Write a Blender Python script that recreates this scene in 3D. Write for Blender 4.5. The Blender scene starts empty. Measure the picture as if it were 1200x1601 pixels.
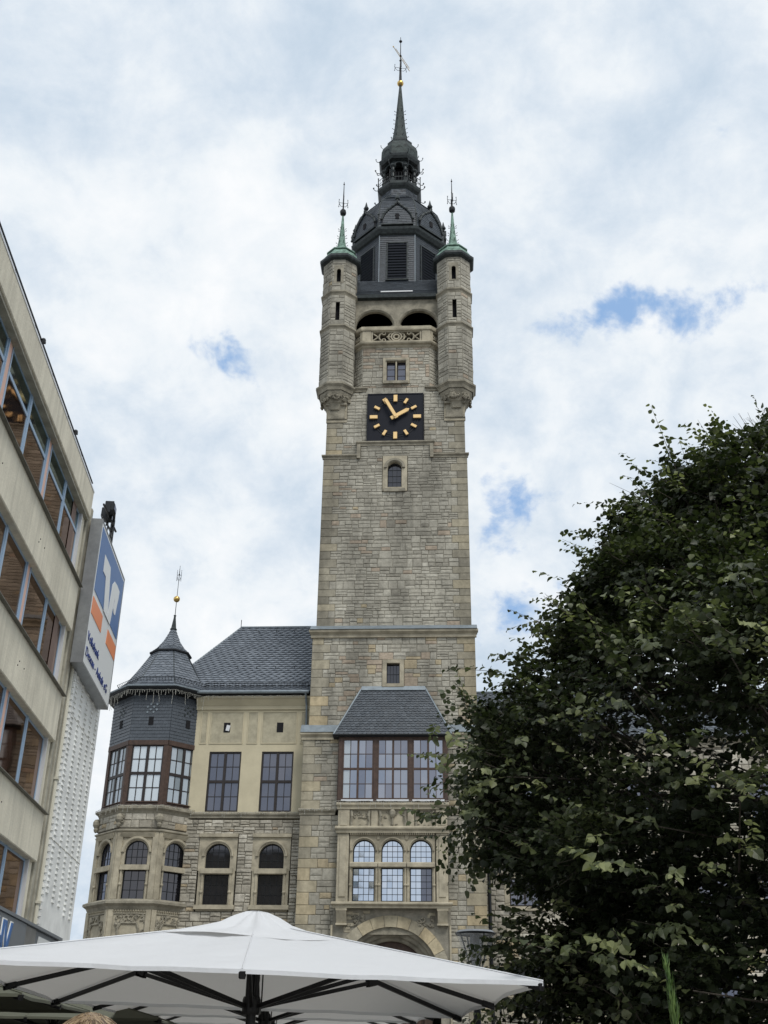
import bpy, math, random
import numpy as np
from mathutils import Matrix, Vector
random.seed(11); rng = np.random.default_rng(11)
R = math.radians
S = bpy.context.scene
COL = S.collection

# ---------------------------------------------------------------- camera, sky, sun, exposure
FPX = 1700.0
_u = np.array([45, 3341, -1700.]); _u /= np.linalg.norm(_u)
_n = np.array([101, -866.4, -1700.]); _n -= _u*_n.dot(_u); _n /= np.linalg.norm(_n)
_r = np.cross(_n, _u)
RC = np.array([_r, _n, _u])
CAM = np.array([0, 0, 1.6])
cd = bpy.data.cameras.new('camera'); cam = bpy.data.objects.new('camera', cd); COL.objects.link(cam)
m = Matrix.Identity(4)
for i in range(3):
    for j in range(3): m[i][j] = RC[i][j]
m.translation = Vector(CAM); cam.matrix_world = m
cd.sensor_fit = 'VERTICAL'; cd.sensor_height = 24.0; cd.sensor_width = 18.0
cd.lens = FPX/1601*24.0
cd.clip_start = 0.1; cd.clip_end = 3000
S.camera = cam

SUN_EL, SUN_AZ = R(52), R(150)          # azimuth clockwise from +Y
w = bpy.data.worlds.new('World'); S.world = w; w.use_nodes = True
nt = w.node_tree; N = nt.nodes; Lk = nt.links; N.clear()
def nd(t, **k):
    n = N.new(t)
    for a, b in k.items(): setattr(n, a, b)
    return n
def vm(op, a, b=None):
    n = nd('ShaderNodeVectorMath', operation=op)
    for i, q in enumerate((a, b)):
        if q is None: continue
        if isinstance(q, (tuple, list)): n.inputs[i].default_value = q
        else: Lk.new(q, n.inputs[i])
    return n
def mm(op, a, b=0.0, clamp=False):
    n = nd('ShaderNodeMath', operation=op); n.use_clamp = clamp
    for i, q in enumerate((a, b)):
        if isinstance(q, (int, float)): n.inputs[i].default_value = q
        else: Lk.new(q, n.inputs[i])
    return n.outputs[0]
def mr(v, a, b, c, d, smooth=True):
    n = nd('ShaderNodeMapRange'); n.interpolation_type = 'SMOOTHSTEP' if smooth else 'LINEAR'
    Lk.new(v, n.inputs[0])
    for i, q in enumerate((a, b, c, d)): n.inputs[i+1].default_value = q
    return n.outputs[0]
out = nd('ShaderNodeOutputWorld'); bg = nd('ShaderNodeBackground'); Lk.new(bg.outputs[0], out.inputs[0])
bg.inputs[1].default_value = 0.1
sky = nd('ShaderNodeTexSky'); sky.sky_type = 'NISHITA'; sky.sun_disc = False
sky.sun_elevation = SUN_EL; sky.sun_rotation = SUN_AZ; sky.air_density = 1.0; sky.dust_density = 1.0
tc = nd('ShaderNodeTexCoord'); dirv = vm('NORMALIZE', tc.outputs['Generated']).outputs[0]
sep = nd('ShaderNodeSeparateXYZ'); Lk.new(dirv, sep.inputs[0])
zz = mm('ADD', mm('MAXIMUM', sep.outputs[2], 0.0), 0.75)
cx = mm('DIVIDE', sep.outputs[0], zz); cy = mm('DIVIDE', sep.outputs[1], zz)
cmb = nd('ShaderNodeCombineXYZ'); Lk.new(cx, cmb.inputs[0]); Lk.new(cy, cmb.inputs[1])
def noise(vec, sc, det, rough, dist=0.0, off=0.0):
    n = nd('ShaderNodeTexNoise'); n.noise_dimensions = '3D'
    v = vm('ADD', vec, (off, off*.7, off*1.3)).outputs[0]
    Lk.new(v, n.inputs['Vector']); n.inputs['Scale'].default_value = sc
    n.inputs['Detail'].default_value = det; n.inputs['Roughness'].default_value = rough
    n.inputs['Distortion'].default_value = dist
    return n
n1 = noise(cmb.outputs[0], 5.0, 12, .6, .15, 3.1)      # large billows
n2 = noise(cmb.outputs[0], 17.0, 10, .62, .2, 9.4)     # wisps
n3 = noise(cmb.outputs[0], 1.8, 3, .5, 0, 1.7)
br = mm('ADD', mm('MULTIPLY', n1.outputs[0], .53), mm('ADD', mm('MULTIPLY', n2.outputs[0], .32), mm('MULTIPLY', n3.outputs[0], .15)))
cr = nd('ShaderNodeValToRGB'); Lk.new(br, cr.inputs[0])
e = cr.color_ramp.elements
e[0].position = .38; e[0].color = (.56, .67, .79, 1)
e[1].position = .60; e[1].color = (.96, .98, 1.0, 1)
for p, c in ((.43, (.645, .74, .845, 1)), (.48, (.745, .82, .90, 1)), (.53, (.86, .91, .955, 1))):
    q = e.new(p); q.color = c
cl = vm('SCALE', cr.outputs[0]); cl.inputs[3].default_value = 10.0
# gaps where the blue shows: warped direction near a few spots, plus thin spots all round the sky
wn = noise(dirv, 9.0, 5, .6, 0, 5.0); wv = vm('SUBTRACT', wn.outputs[1], (.5, .5, .5))
ws = vm('SCALE', wv.outputs[0]); ws.inputs[3].default_value = .13
wd = vm('ADD', dirv, ws.outputs[0]).outputs[0]
hole = None
for (d, sc, r, amt) in [((.1552, .7805, .6057), (.7, .7, 4.2), .08, .85), ((.0700, .8900, .4500), (1.5, 1, 1), .042, .9), ((.0600, .8990, .4330), (1.7, 1, .8), .040, .85),
                   ((.0560, .9290, .3660), (.9, 1, 2.2), .045, .85), ((-.1880, .8025, .5660), (1, 1, 2), .030, .75), ((.2257, .7055, .6718), (1, 1, 1.5), .055, .38),
                   ((.2700, .7465, .6083), (1, 1, 2.0), .05, .5), ((.1348, .6246, .7692), (1.5, 1, 1), .03, .35), ((-.1256, .8144, .5666), (1.6, 1, 1), .024, .38),
                   ((.1085, .7995, .5910), (1, 1, 2.5), .03, .45), ((.1145, .9220, .3700), (1.6, 1, 1), .028, .55), ((.155, .845, .51), (1, 1, 1.5), .025, .3)]:
    a = vm('MULTIPLY', vm('SUBTRACT', wd, d).outputs[0], sc)
    ln = vm('LENGTH', a.outputs[0]).outputs[1]
    h = mr(ln, r*.1, r*1.7, amt, 0, False)
    hole = h if hole is None else mm('MAXIMUM', hole, h)
thin = mr(n1.outputs[0], .36, .27, 0, .7)
nf = noise(cmb.outputs[0], 26.0, 9, .62, .25, 2.2)
raw = mm('MAXIMUM', hole, thin)
rag = mm('ADD', raw, mm('MULTIPLY', mm('SUBTRACT', nf.outputs[0], .5), 1.9))
hole = mm('MULTIPLY', mm('MULTIPLY', mr(rag, .36, 1.0, 0, .95), mr(raw, .02, .25, 0, 1)), 1.0)
mx = nd('ShaderNodeMix', data_type='RGBA')
blue = nd('ShaderNodeMix', data_type='RGBA'); blue.inputs[0].default_value = .75
Lk.new(sky.outputs[0], blue.inputs[6]); blue.inputs[7].default_value = (3.2, 5.4, 9.0, 1)
Lk.new(hole, mx.inputs[0]); Lk.new(cl.outputs[0], mx.inputs[6]); Lk.new(blue.outputs[2], mx.inputs[7])
Lk.new(mx.outputs[2], bg.inputs[0])

sl = bpy.data.lights.new('sun', 'SUN'); sl.energy = 2.0; sl.angle = R(20); sl.color = (1, .96, .9)
so = bpy.data.objects.new('sun', sl); COL.objects.link(so)
sd = Vector((math.sin(SUN_AZ)*math.cos(SUN_EL), math.cos(SUN_AZ)*math.cos(SUN_EL), math.sin(SUN_EL)))
so.rotation_euler = sd.to_track_quat('Z', 'Y').to_euler(); so.location = sd*60
vs = S.view_settings; vs.view_transform = 'Standard'; vs.look = 'None'; vs.exposure = 0; vs.gamma = 1; vs.use_curve_mapping = False
S.cycles.max_bounces = 6; S.cycles.transparent_max_bounces = 6

# ---------------------------------------------------------------- materials
def mat(name, col, rough=.8, metal=0., spec=.4, noise_s=None, noise_amt=.25, bump=0., bump_s=20., coat=0., stain=None, col2=None):
    m = bpy.data.materials.new(name); m.use_nodes = True
    t = m.node_tree; b = t.nodes['Principled BSDF']
    b.inputs['Base Color'].default_value = (*col, 1); b.inputs['Roughness'].default_value = rough
    b.inputs['Metallic'].default_value = metal; b.inputs['Specular IOR Level'].default_value = spec
    b.inputs['Coat Weight'].default_value = coat
    geo = t.nodes.new('ShaderNodeNewGeometry')
    if noise_s:
        n = t.nodes.new('ShaderNodeTexNoise'); n.inputs['Scale'].default_value = noise_s; n.inputs['Detail'].default_value = 7; n.inputs['Roughness'].default_value = .65
        t.links.new(geo.outputs['Position'], n.inputs['Vector'])
        r = t.nodes.new('ShaderNodeValToRGB'); t.links.new(n.outputs[0], r.inputs[0])
        c2 = col2 or tuple(min(1, c*(1+noise_amt)) for c in col); c1 = tuple(c*(1-noise_amt) for c in col)
        r.color_ramp.elements[0].position = .32; r.color_ramp.elements[1].position = .68
        r.color_ramp.elements[0].color = (*c1, 1); r.color_ramp.elements[1].color = (*c2, 1)
        t.links.new(r.outputs[0], b.inputs['Base Color'])
    if bump:
        n = t.nodes.new('ShaderNodeTexNoise'); n.inputs['Scale'].default_value = bump_s; n.inputs['Detail'].default_value = 6
        t.links.new(geo.outputs['Position'], n.inputs['Vector'])
        bp = t.nodes.new('ShaderNodeBump'); bp.inputs['Strength'].default_value = bump; bp.inputs['Distance'].default_value = .03
        t.links.new(n.outputs[0], bp.inputs['Height']); t.links.new(bp.outputs[0], b.inputs['Normal'])
    return m

def tint_mat(name, ramp, rough=.9, bump=.5, bump_s=9., noise_amt=.28, spec=.3, grain=5., streak=False):
    m = bpy.data.materials.new(name); m.use_nodes = True
    t = m.node_tree; b = t.nodes['Principled BSDF']; nn = t.nodes.new; lk = t.links.new
    b.inputs['Roughness'].default_value = rough; b.inputs['Specular IOR Level'].default_value = spec
    at = nn('ShaderNodeAttribute'); at.attribute_name = 'tint'
    r = nn('ShaderNodeValToRGB'); lk(at.outputs['Fac'], r.inputs[0])
    es = r.color_ramp.elements
    while len(es) > 1: es.remove(es[-1])
    es[0].position = ramp[0][0]; es[0].color = (*ramp[0][1], 1)
    for p, c in ramp[1:]:
        q = es.new(p); q.color = (*c, 1)
    geo = nn('ShaderNodeNewGeometry')
    n = nn('ShaderNodeTexNoise'); n.inputs['Scale'].default_value = grain; n.inputs['Detail'].default_value = 8; n.inputs['Roughness'].default_value = .7
    lk(geo.outputs['Position'], n.inputs['Vector'])
    mr_ = nn('ShaderNodeMapRange'); lk(n.outputs[0], mr_.inputs[0]); mr_.inputs[1].default_value = .3; mr_.inputs[2].default_value = .7
    mr_.inputs[3].default_value = 1-noise_amt; mr_.inputs[4].default_value = 1+noise_amt*.6
    sc = nn('ShaderNodeVectorMath'); sc.operation = 'SCALE'; lk(r.outputs[0], sc.inputs[0]); lk(mr_.outputs[0], sc.inputs[3])
    last = sc.outputs[0]
    if streak:      # run-off stains: noise stretched down the wall
        mp = nn('ShaderNodeMapping'); mp.inputs['Scale'].default_value = (.55, .55, .13); lk(geo.outputs['Position'], mp.inputs[0])
        n2 = nn('ShaderNodeTexNoise'); n2.inputs['Scale'].default_value = 1.3; n2.inputs['Detail'].default_value = 6; n2.inputs['Roughness'].default_value = .6; lk(mp.outputs[0], n2.inputs['Vector'])
        m2 = nn('ShaderNodeMapRange'); lk(n2.outputs[0], m2.inputs[0]); m2.inputs[1].default_value = .38; m2.inputs[2].default_value = .62; m2.inputs[3].default_value = .66; m2.inputs[4].default_value = 1.12
        s2 = nn('ShaderNodeVectorMath'); s2.operation = 'SCALE'; lk(last, s2.inputs[0]); lk(m2.outputs[0], s2.inputs[3]); last = s2.outputs[0]
    lk(last, b.inputs['Base Color'])
    nb = nn('ShaderNodeTexNoise'); nb.inputs['Scale'].default_value = bump_s; nb.inputs['Detail'].default_value = 6; lk(geo.outputs['Position'], nb.inputs['Vector'])
    bp = nn('ShaderNodeBump'); bp.inputs['Strength'].default_value = bump; bp.inputs['Distance'].default_value = .04
    lk(nb.outputs[0], bp.inputs['Height']); lk(bp.outputs[0], b.inputs['Normal'])
    return m

def glass_mat(name, refl, dark, fac, rough=.02):
    m = bpy.data.materials.new(name); m.use_nodes = True
    t = m.node_tree; t.nodes.clear(); nn = t.nodes.new; lk = t.links.new
    o = nn('ShaderNodeOutputMaterial'); mix = nn('ShaderNodeMixShader'); g = nn('ShaderNodeBsdfGlossy'); d = nn('ShaderNodeBsdfDiffuse')
    g.inputs['Color'].default_value = (*refl, 1); g.inputs['Roughness'].default_value = rough; d.inputs['Color'].default_value = (*dark, 1)
    f = nn('ShaderNodeFresnel'); f.inputs[0].default_value = 1.5
    a = nn('ShaderNodeMath'); a.operation = 'ADD'; a.use_clamp = True; a.inputs[1].default_value = fac; lk(f.outputs[0], a.inputs[0])
    lk(a.outputs[0], mix.inputs[0]); lk(d.outputs[0], mix.inputs[1]); lk(g.outputs[0], mix.inputs[2])
    geo = nn('ShaderNodeNewGeometry'); n = nn('ShaderNodeTexNoise'); n.inputs['Scale'].default_value = .9; lk(geo.outputs['Position'], n.inputs['Vector'])
    bp = nn('ShaderNodeBump'); bp.inputs['Strength'].default_value = .05; bp.inputs['Distance'].default_value = .05; lk(n.outputs[0], bp.inputs['Height']); lk(bp.outputs[0], g.inputs['Normal'])
    lk(mix.outputs[0], o.inputs[0]); return m

STONE = tint_mat('rubble_stone', [(0, (.265, .25, .208)), (.15, (.315, .298, .25)), (.45, (.362, .344, .288)), (.7, (.405, .386, .325)), (.82, (.47, .45, .385)), (.84, (.36, .30, .235)), (.92, (.39, .325, .25)), (.93, (.41, .345, .235)), (1, (.45, .385, .26))], streak=True, bump=.5)
WHITISH = tint_mat('pale_rubble_stone', [(0, (.27, .25, .205)), (.2, (.33, .305, .25)), (.55, (.42, .39, .32)), (.82, (.54, .51, .435)), (.84, (.42, .35, .26)), (1, (.46, .38, .25))], streak=True, bump=.8)
MORTAR = mat('mortar', (.235, .22, .18), .95, noise_s=3, bump=.3)
ASHLAR = tint_mat('ashlar', [(0, (.22, .205, .165)), (.5, (.35, .322, .25)), (.8, (.42, .37, .26)), (1, (.50, .41, .26))], streak=True, bump=.3, grain=3.)
ASHP = mat('dressed_sandstone', (.36, .325, .245), .9, noise_s=1.6, noise_amt=.33, bump=.35, bump_s=8)
ASHD = mat('weathered_sandstone', (.25, .23, .18), .9, noise_s=1.8, noise_amt=.4, bump=.5, bump_s=10)
SLATE = tint_mat('slate', [(0, (.028, .034, .042)), (.5, (.050, .062, .076)), (1, (.118, .137, .16))], rough=.42, bump=.25, bump_s=14, noise_amt=.2, spec=.5)
SLATEL = tint_mat('light_slate', [(0, (.055, .066, .08)), (.5, (.105, .122, .145)), (1, (.17, .192, .222))], rough=.4, bump=.25, bump_s=14, noise_amt=.2, spec=.5)
SLATEB = mat('slate_backing', (.018, .02, .024), .8)
LEADM = mat('lead_flashing', (.20, .235, .26), .5, .3, noise_s=3, noise_amt=.2)
LEADD = mat('dark_lead', (.022, .027, .031), .5, .3, noise_s=5, noise_amt=.4, col2=(.05, .062, .062))
COPPER = mat('copper_patina', (.12, .21, .165), .75, .1, noise_s=3.5, noise_amt=.5, col2=(.26, .40, .33), bump=.3, bump_s=10)
COPD = mat('dark_copper', (.026, .032, .034), .6, .3, noise_s=4, noise_amt=.5, col2=(.05, .07, .066))
GOLD = mat('gold_leaf', (.62, .42, .14), .3, 1.0)
GOLDP = mat('gilded_marker', (.78, .55, .26), .45, .35)
CLOCKB = mat('clock_dial', (.007, .009, .016), .6, spec=.2)
IRON = mat('black_iron', (.02, .022, .024), .45, .6)
WOODB = mat('brown_window_wood', (.06, .036, .026), .55, noise_s=6, noise_amt=.35)
FRAMED = mat('dark_window_frame', (.022, .017, .016), .5, noise_s=6)
PLAST = mat('cream_plaster', (.50, .45, .32), .92, noise_s=.9, noise_amt=.1, bump=.15, bump_s=6)
PLASTG = mat('aged_plaster_panel', (.37, .34, .25), .95, noise_s=2.2, noise_amt=.22, bump=.2, bump_s=10)
VOID = mat('dark_interior', (.006, .006, .008), .9)
LOUV = mat('louvre_slat', (.007, .010, .016), .7, spec=.15)
GBAY = glass_mat('sky_reflecting_glass', (.62, .66, .76), (.04, .04, .05), .42)
GBA2 = glass_mat('sky_reflecting_glass_dim', (.58, .61, .72), (.03, .03, .04), .32)
GBLU = glass_mat('leaded_glass', (.80, .88, 1.0), (.03, .03, .04), .62, .05)
GBRI = glass_mat('bright_curtained_glass', (.8, .85, .95), (.52, .58, .60), .2, .08)
GCU2 = glass_mat('half_drawn_curtain_glass', (.7, .75, .8), (.16, .18, .18), .15, .08)
GDRK = glass_mat('dark_glass', (.6, .6, .65), (.012, .012, .014), .09, .03)
GMID = glass_mat('dusk_blue_glass', (.52, .54, .63), (.03, .03, .04), .22, .03)
GCUR = glass_mat('curtained_glass', (.8, .85, .95), (.34, .38, .39), .18, .08)
GBRO = glass_mat('bronze_tinted_glass', (.34, .26, .22), (.02, .012, .01), .88, .035)
GTRA = glass_mat('green_grey_glass', (.30, .36, .36), (.03, .045, .045), .75, .06)
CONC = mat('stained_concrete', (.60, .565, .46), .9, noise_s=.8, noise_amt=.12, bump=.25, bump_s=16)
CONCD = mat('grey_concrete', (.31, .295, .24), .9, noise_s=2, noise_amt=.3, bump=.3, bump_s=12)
BLUEF = mat('pale_blue_window_frame', (.29, .40, .53), .4, .2)
PINKF = mat('pink_column_cladding', (.62, .40, .32), .6, noise_s=1, noise_amt=.08)
WHITEP = mat('white_relief_block', (.70, .71, .69), .75, noise_s=1.2, noise_amt=.16, bump=.2, bump_s=30)
for _m in (CONC,):
    t_ = _m.node_tree; nn_ = t_.nodes.new; lk_ = t_.links.new; b_ = t_.nodes['Principled BSDF']; src = b_.inputs['Base Color'].links[0].from_socket
    g_ = nn_('ShaderNodeNewGeometry'); mp_ = nn_('ShaderNodeMapping'); mp_.inputs['Scale'].default_value = (3.2, 3.2, .22); lk_(g_.outputs['Position'], mp_.inputs[0])
    n_ = nn_('ShaderNodeTexNoise'); n_.inputs['Scale'].default_value = 1.6; n_.inputs['Detail'].default_value = 7; n_.inputs['Roughness'].default_value = .6; lk_(mp_.outputs[0], n_.inputs['Vector'])
    m_ = nn_('ShaderNodeMapRange'); lk_(n_.outputs[0], m_.inputs[0]); m_.inputs[1].default_value = .36; m_.inputs[2].default_value = .6; m_.inputs[3].default_value = .86; m_.inputs[4].default_value = 1.04
    v_ = nn_('ShaderNodeVectorMath'); v_.operation = 'SCALE'; lk_(src, v_.inputs[0]); lk_(m_.outputs[0], v_.inputs[3]); lk_(v_.outputs[0], b_.inputs['Base Color'])
SIGNW = mat('sign_white', (.66, .68, .68), .35)
SIGNB = mat('sign_blue', (.045, .13, .33), .35)
SIGNO = mat('sign_orange', (.72, .22, .075), .35)
SIGNT = mat('sign_lettering_blue', (.01, .03, .16), .4)
ALU = mat('grey_aluminium', (.27, .28, .29), .38, .7, noise_s=4, noise_amt=.15)
FASC = mat('grey_fascia', (.15, .165, .18), .5)
YELW = mat('yellow_print', (.75, .55, .05), .6)
PIPEW = mat('cream_pipe', (.55, .53, .44), .6)
FAB = bpy.data.materials.new('white_canvas'); FAB.use_nodes = True
_t = FAB.node_tree; _b = _t.nodes['Principled BSDF']; _b.inputs['Base Color'].default_value = (.84, .865, .90, 1); _b.inputs['Roughness'].default_value = .85
_tr = _t.nodes.new('ShaderNodeBsdfTranslucent'); _tr.inputs[0].default_value = (.62, .60, .56, 1); _mx = _t.nodes.new('ShaderNodeMixShader'); _mx.inputs[0].default_value = .30
_t.links.new(_b.outputs[0], _mx.inputs[1]); _t.links.new(_tr.outputs[0], _mx.inputs[2]); _t.links.new(_mx.outputs[0], _t.nodes['Material Output'].inputs[0])
_wn = _t.nodes.new('ShaderNodeTexNoise'); _wn.inputs['Scale'].default_value = 2.2; _wn.inputs['Detail'].default_value = 5; _g = _t.nodes.new('ShaderNodeNewGeometry')
_t.links.new(_g.outputs['Position'], _wn.inputs['Vector']); _bp = _t.nodes.new('ShaderNodeBump'); _bp.inputs['Strength'].default_value = .5; _bp.inputs['Distance'].default_value = .08
_t.links.new(_wn.outputs[0], _bp.inputs['Height']); _t.links.new(_bp.outputs[0], _b.inputs['Normal'])
OLIVE = mat('olive_canvas', (.11, .115, .085), .9, noise_s=2, noise_amt=.1)
ALUB = mat('black_powder_coat', (.015, .015, .016), .4, .3)
FLASHW = mat('pale_metal_strip', (.62, .63, .64), .4, .3)
LAMPG = glass_mat('frosted_lamp_glass', (.8, .85, .88), (.45, .47, .47), .12, .15)
LED = mat('clear_light_string', (.42, .42, .38), .4, noise_s=30, noise_amt=.5)

# ---------------------------------------------------------------- mesh helpers
class Fr:
    def __init__(s, O, u, v=(0, 0, 1), n=None):
        s.O = np.array(O, float); s.u = np.array(u, float); s.u /= np.linalg.norm(s.u)
        s.v = np.array(v, float); s.v /= np.linalg.norm(s.v)
        s.n = np.cross(s.u, s.v) if n is None else np.array(n, float)
    def p(s, a, b, c=0.): return s.O + s.u*a + s.v*b + s.n*c
    def at(s, a, b, c=0.): return Fr(s.p(a, b, c), s.u, s.v, s.n)
def front(x, y, z=0.): return Fr((x, y, z), (1, 0, 0))

class MB:
    def __init__(s): s.v = []; s.f = []; s.t = []
    def add(s, vs, fs, tint=.5):
        o = len(s.v); s.v += [tuple(map(float, q)) for q in vs]; s.f += [tuple(o+i for i in f) for f in fs]; s.t += [tint]*len(fs); return s
    def box(s, F, a0, a1, b0, b1, c0, c1, tint=.5):
        P = [F.p(a, b, c) for c in (c0, c1) for b in (b0, b1) for a in (a0, a1)]
        return s.add(P, [(0, 2, 3, 1), (4, 5, 7, 6), (0, 1, 5, 4), (2, 6, 7, 3), (0, 4, 6, 2), (1, 3, 7, 5)], tint)
    def bevel(s, F, a0, a1, b0, b1, c0, c1, e=.02):
        P = [F.p(a, b, c0) for b in (b0, b1) for a in (a0, a1)]
        P += [F.p(a, b, c1-e) for b in (b0, b1) for a in (a0, a1)]
        P += [F.p(a, b, c1) for b in (b0+e, b1-e) for a in (a0+e, a1-e)]
        fs = []
        for k in (0, 4):
            fs += [(k, k+1, k+5, k+4), (k+1, k+3, k+7, k+5), (k+3, k+2, k+6, k+7), (k+2, k, k+4, k+6)]
        return s.add(P, fs+[(8, 9, 11, 10)])
    def wedge(s, F, a0, a1, b0, b1, c0, ctop, cbot):     # slab whose front leans from cbot to ctop
        P = [F.p(a0, b0, c0), F.p(a1, b0, c0), F.p(a1, b1, c0), F.p(a0, b1, c0), F.p(a0, b0, cbot), F.p(a1, b0, cbot), F.p(a1, b1, ctop), F.p(a0, b1, ctop)]
        return s.add(P, [(0, 3, 2, 1), (4, 5, 6, 7), (0, 1, 5, 4), (3, 7, 6, 2), (0, 4, 7, 3), (1, 2, 6, 5)])
    def quad(s, *P, tint=.5): return s.add(P, [tuple(range(len(P)))], tint)
    def tube(s, p, q, r0, r1=None, n=6, cap=True):
        p = np.array(p, float); q = np.array(q, float); r1 = r0 if r1 is None else r1
        d = q-p; d /= max(1e-9, np.linalg.norm(d)); x = np.cross(d, (0, 0, 1) if abs(d[2]) < .9 else (1, 0, 0)); x /= np.linalg.norm(x); y = np.cross(d, x)
        P = [c+(x*math.cos(2*math.pi*i/n)+y*math.sin(2*math.pi*i/n))*r for c, r in ((p, r0), (q, r1)) for i in range(n)]
        f = [(i, (i+1) % n, n+(i+1) % n, n+i) for i in range(n)]
        if cap: f += [tuple(range(n)), tuple(range(n, 2*n))]
        return s.add(P, f)
    def path(s, pts, r, n=6):
        rr = r if isinstance(r, (list, tuple)) else [r]*len(pts)
        for i in range(len(pts)-1): s.tube(pts[i], pts[i+1], rr[i], rr[i+1], n, cap=(i in (0, len(pts)-2)))
        return s
    def rings(s, c, prof, n=8, rot=None, cap=True, ap=True):    # prof: (z, apothem)
        c = np.array(c, float); rot = (-math.pi/2 + math.pi/n) if rot is None else rot
        k = 1/math.cos(math.pi/n) if ap else 1
        P = [(c[0]+a*k*math.cos(rot+2*math.pi*i/n), c[1]+a*k*math.sin(rot+2*math.pi*i/n), z) for z, a in prof for i in range(n)]
        f = [(j*n+i, j*n+(i+1) % n, (j+1)*n+(i+1) % n, (j+1)*n+i) for j in range(len(prof)-1) for i in range(n)]
        if cap: f += [tuple(range(n)), tuple(range((len(prof)-1)*n, len(prof)*n))]
        return s.add(P, f)
    def ball(s, c, r, n=10, sz=1.0, sx=1.0, sy=1.0):
        P = []; f = []; h = n//2
        for j in range(h+1):
            t = math.pi*j/h
            for i in range(n):
                P.append((c[0]+r*sx*math.sin(t)*math.cos(2*math.pi*i/n), c[1]+r*sy*math.sin(t)*math.sin(2*math.pi*i/n), c[2]-r*sz*math.cos(t)))
        for j in range(h):
            for i in range(n): f.append((j*n+i, j*n+(i+1) % n, (j+1)*n+(i+1) % n, (j+1)*n+i))
        return s.add(P, f)
    def archring(s, F, a, b, r0, r1, c0, c1, t0=0., t1=math.pi, n=16, nose=0.):
        P = []
        for i in range(n+1):
            t = t0+(t1-t0)*i/n; ct, st = math.cos(t), math.sin(t)
            for r, c in ((r0, c0), (r0, c1-nose), (r0+min(nose, .5*(r1-r0)), c1), (r1, c1), (r1, c0)): P.append(F.p(a+r*ct, b+r*st, c))
        f = []
        for i in range(n):
            for k in range(4): f.append((i*5+k, (i+1)*5+k, (i+1)*5+k+1, i*5+k+1))
        return s.add(P, f)
    def archpanel(s, F, a0, a1, b0, b1, ac, hw, hb, sp, c0, c1, arch=True):
        # slab a0..a1 x b0..b1 with an opening centred on ac, half width hw, from hb, springing at sp
        top = sp+hw if arch else sp; cb = (hb+sp)/2
        ang = [2*math.pi*i/48 for i in range(48)]
        for (a, b) in ((a0, b0), (a1, b0), (a0, b1), (a1, b1), (ac-hw, hb), (ac+hw, hb), (ac-hw, sp), (ac+hw, sp)): ang.append(math.atan2(b-cb, a-ac) % (2*math.pi))
        ang = sorted(set(round(x, 5) for x in ang))
        I = []; O = []
        for t in ang:
            dx, dy = math.cos(t), math.sin(t)
            ts = []
            if abs(dx) > 1e-6: ts.append(((a1-ac) if dx > 0 else (a0-ac))/dx)
            if abs(dy) > 1e-6: ts.append(((b1-cb) if dy > 0 else (b0-cb))/dy)
            k = min(x for x in ts if x > 0); O.append((ac+dx*k, cb+dy*k))
            ts = []
            if abs(dx) > 1e-6: ts.append(hw/abs(dx))
            if dy < -1e-6: ts.append((hb-cb)/dy)
            if dy > 1e-6:
                if arch:
                    q = sp-cb; B = -dy*q; C = q*q-hw*hw; D = B*B-C
                    if D > 0:
                        tt = -B+math.sqrt(D)
                        if cb+dy*tt >= sp-1e-6: ts = [tt]
                else: ts.append((sp-cb)/dy)
            k2 = min(ts); I.append((ac+dx*min(k2, k), cb+dy*min(k2, k)))
        n = len(ang); P = []
        for c in (c0, c1):
            for q in (I, O): P += [F.p(a, b, c) for a, b in q]
        f = []
        for i in range(n):
            j = (i+1) % n
            f += [(2*n+i, 2*n+j, 3*n+j, 3*n+i), (i, j, 2*n+j, 2*n+i), (n+i, 3*n+i, 3*n+j, n+j)]
        return s.add(P, f)
    def build(s, name, mt, parent=None, smooth=False, tint=False, **tags):
        me = bpy.data.meshes.new(name); me.from_pydata(s.v, [], s.f); me.materials.append(mt)
        if tint:
            at = me.attributes.new('tint', 'FLOAT', 'FACE'); at.data.foreach_set('value', np.array(s.t, 'f'))
        if smooth: me.polygons.foreach_set('use_smooth', [True]*len(me.polygons))
        o = bpy.data.objects.new(name, me); COL.objects.link(o)
        if parent is not None: hang(o, parent)
        for k, v in tags.items(): o[k] = v
        return o
WM = {}
def hang(o, parent):
    o.parent = parent; o.matrix_parent_inverse = WM.get(parent.name, Matrix.Identity(4))
def thing(name, loc, label, cat, group=None):
    o = bpy.data.objects.new(name, None); COL.objects.link(o); o.location = loc; o.empty_display_size = .3
    WM[o.name] = Matrix.Translation(Vector(loc)).inverted()
    o['label'] = label; o['category'] = cat
    if group: o['group'] = group
    return o

# ---- small repeated pieces (stones, slates, relief blocks, leaves)
TM = {}
def tmpl(kind, vs, fs): TM.setdefault(kind, []).append((np.array(vs, float), fs))
for k in range(6):
    j = lambda a=.03: random.uniform(-a, a)
    ba = [(-.5, -.5), (.5, -.5), (.5, .5), (-.5, .5)]
    P = [(x, y, 0) for x, y in ba] + [(x*.985+j(.01), y*.97+j(.02), .62) for x, y in ba] + [(x*.90+j(.02), y*.80+j(.05), 1+j(.15)) for x, y in ba] + [(j(.15), j(.15), 1.25+j(.3))]
    fs = [(0, 1, 5, 4), (1, 2, 6, 5), (2, 3, 7, 6), (3, 0, 4, 7), (4, 5, 9, 8), (5, 6, 10, 9), (6, 7, 11, 10), (7, 4, 8, 11), (8, 9, 12), (9, 10, 12), (10, 11, 12), (11, 8, 12)]
    tmpl('stone', P, fs)
ba = [(-.5, -.5), (.5, -.5), (.5, .5), (-.5, .5)]
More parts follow.
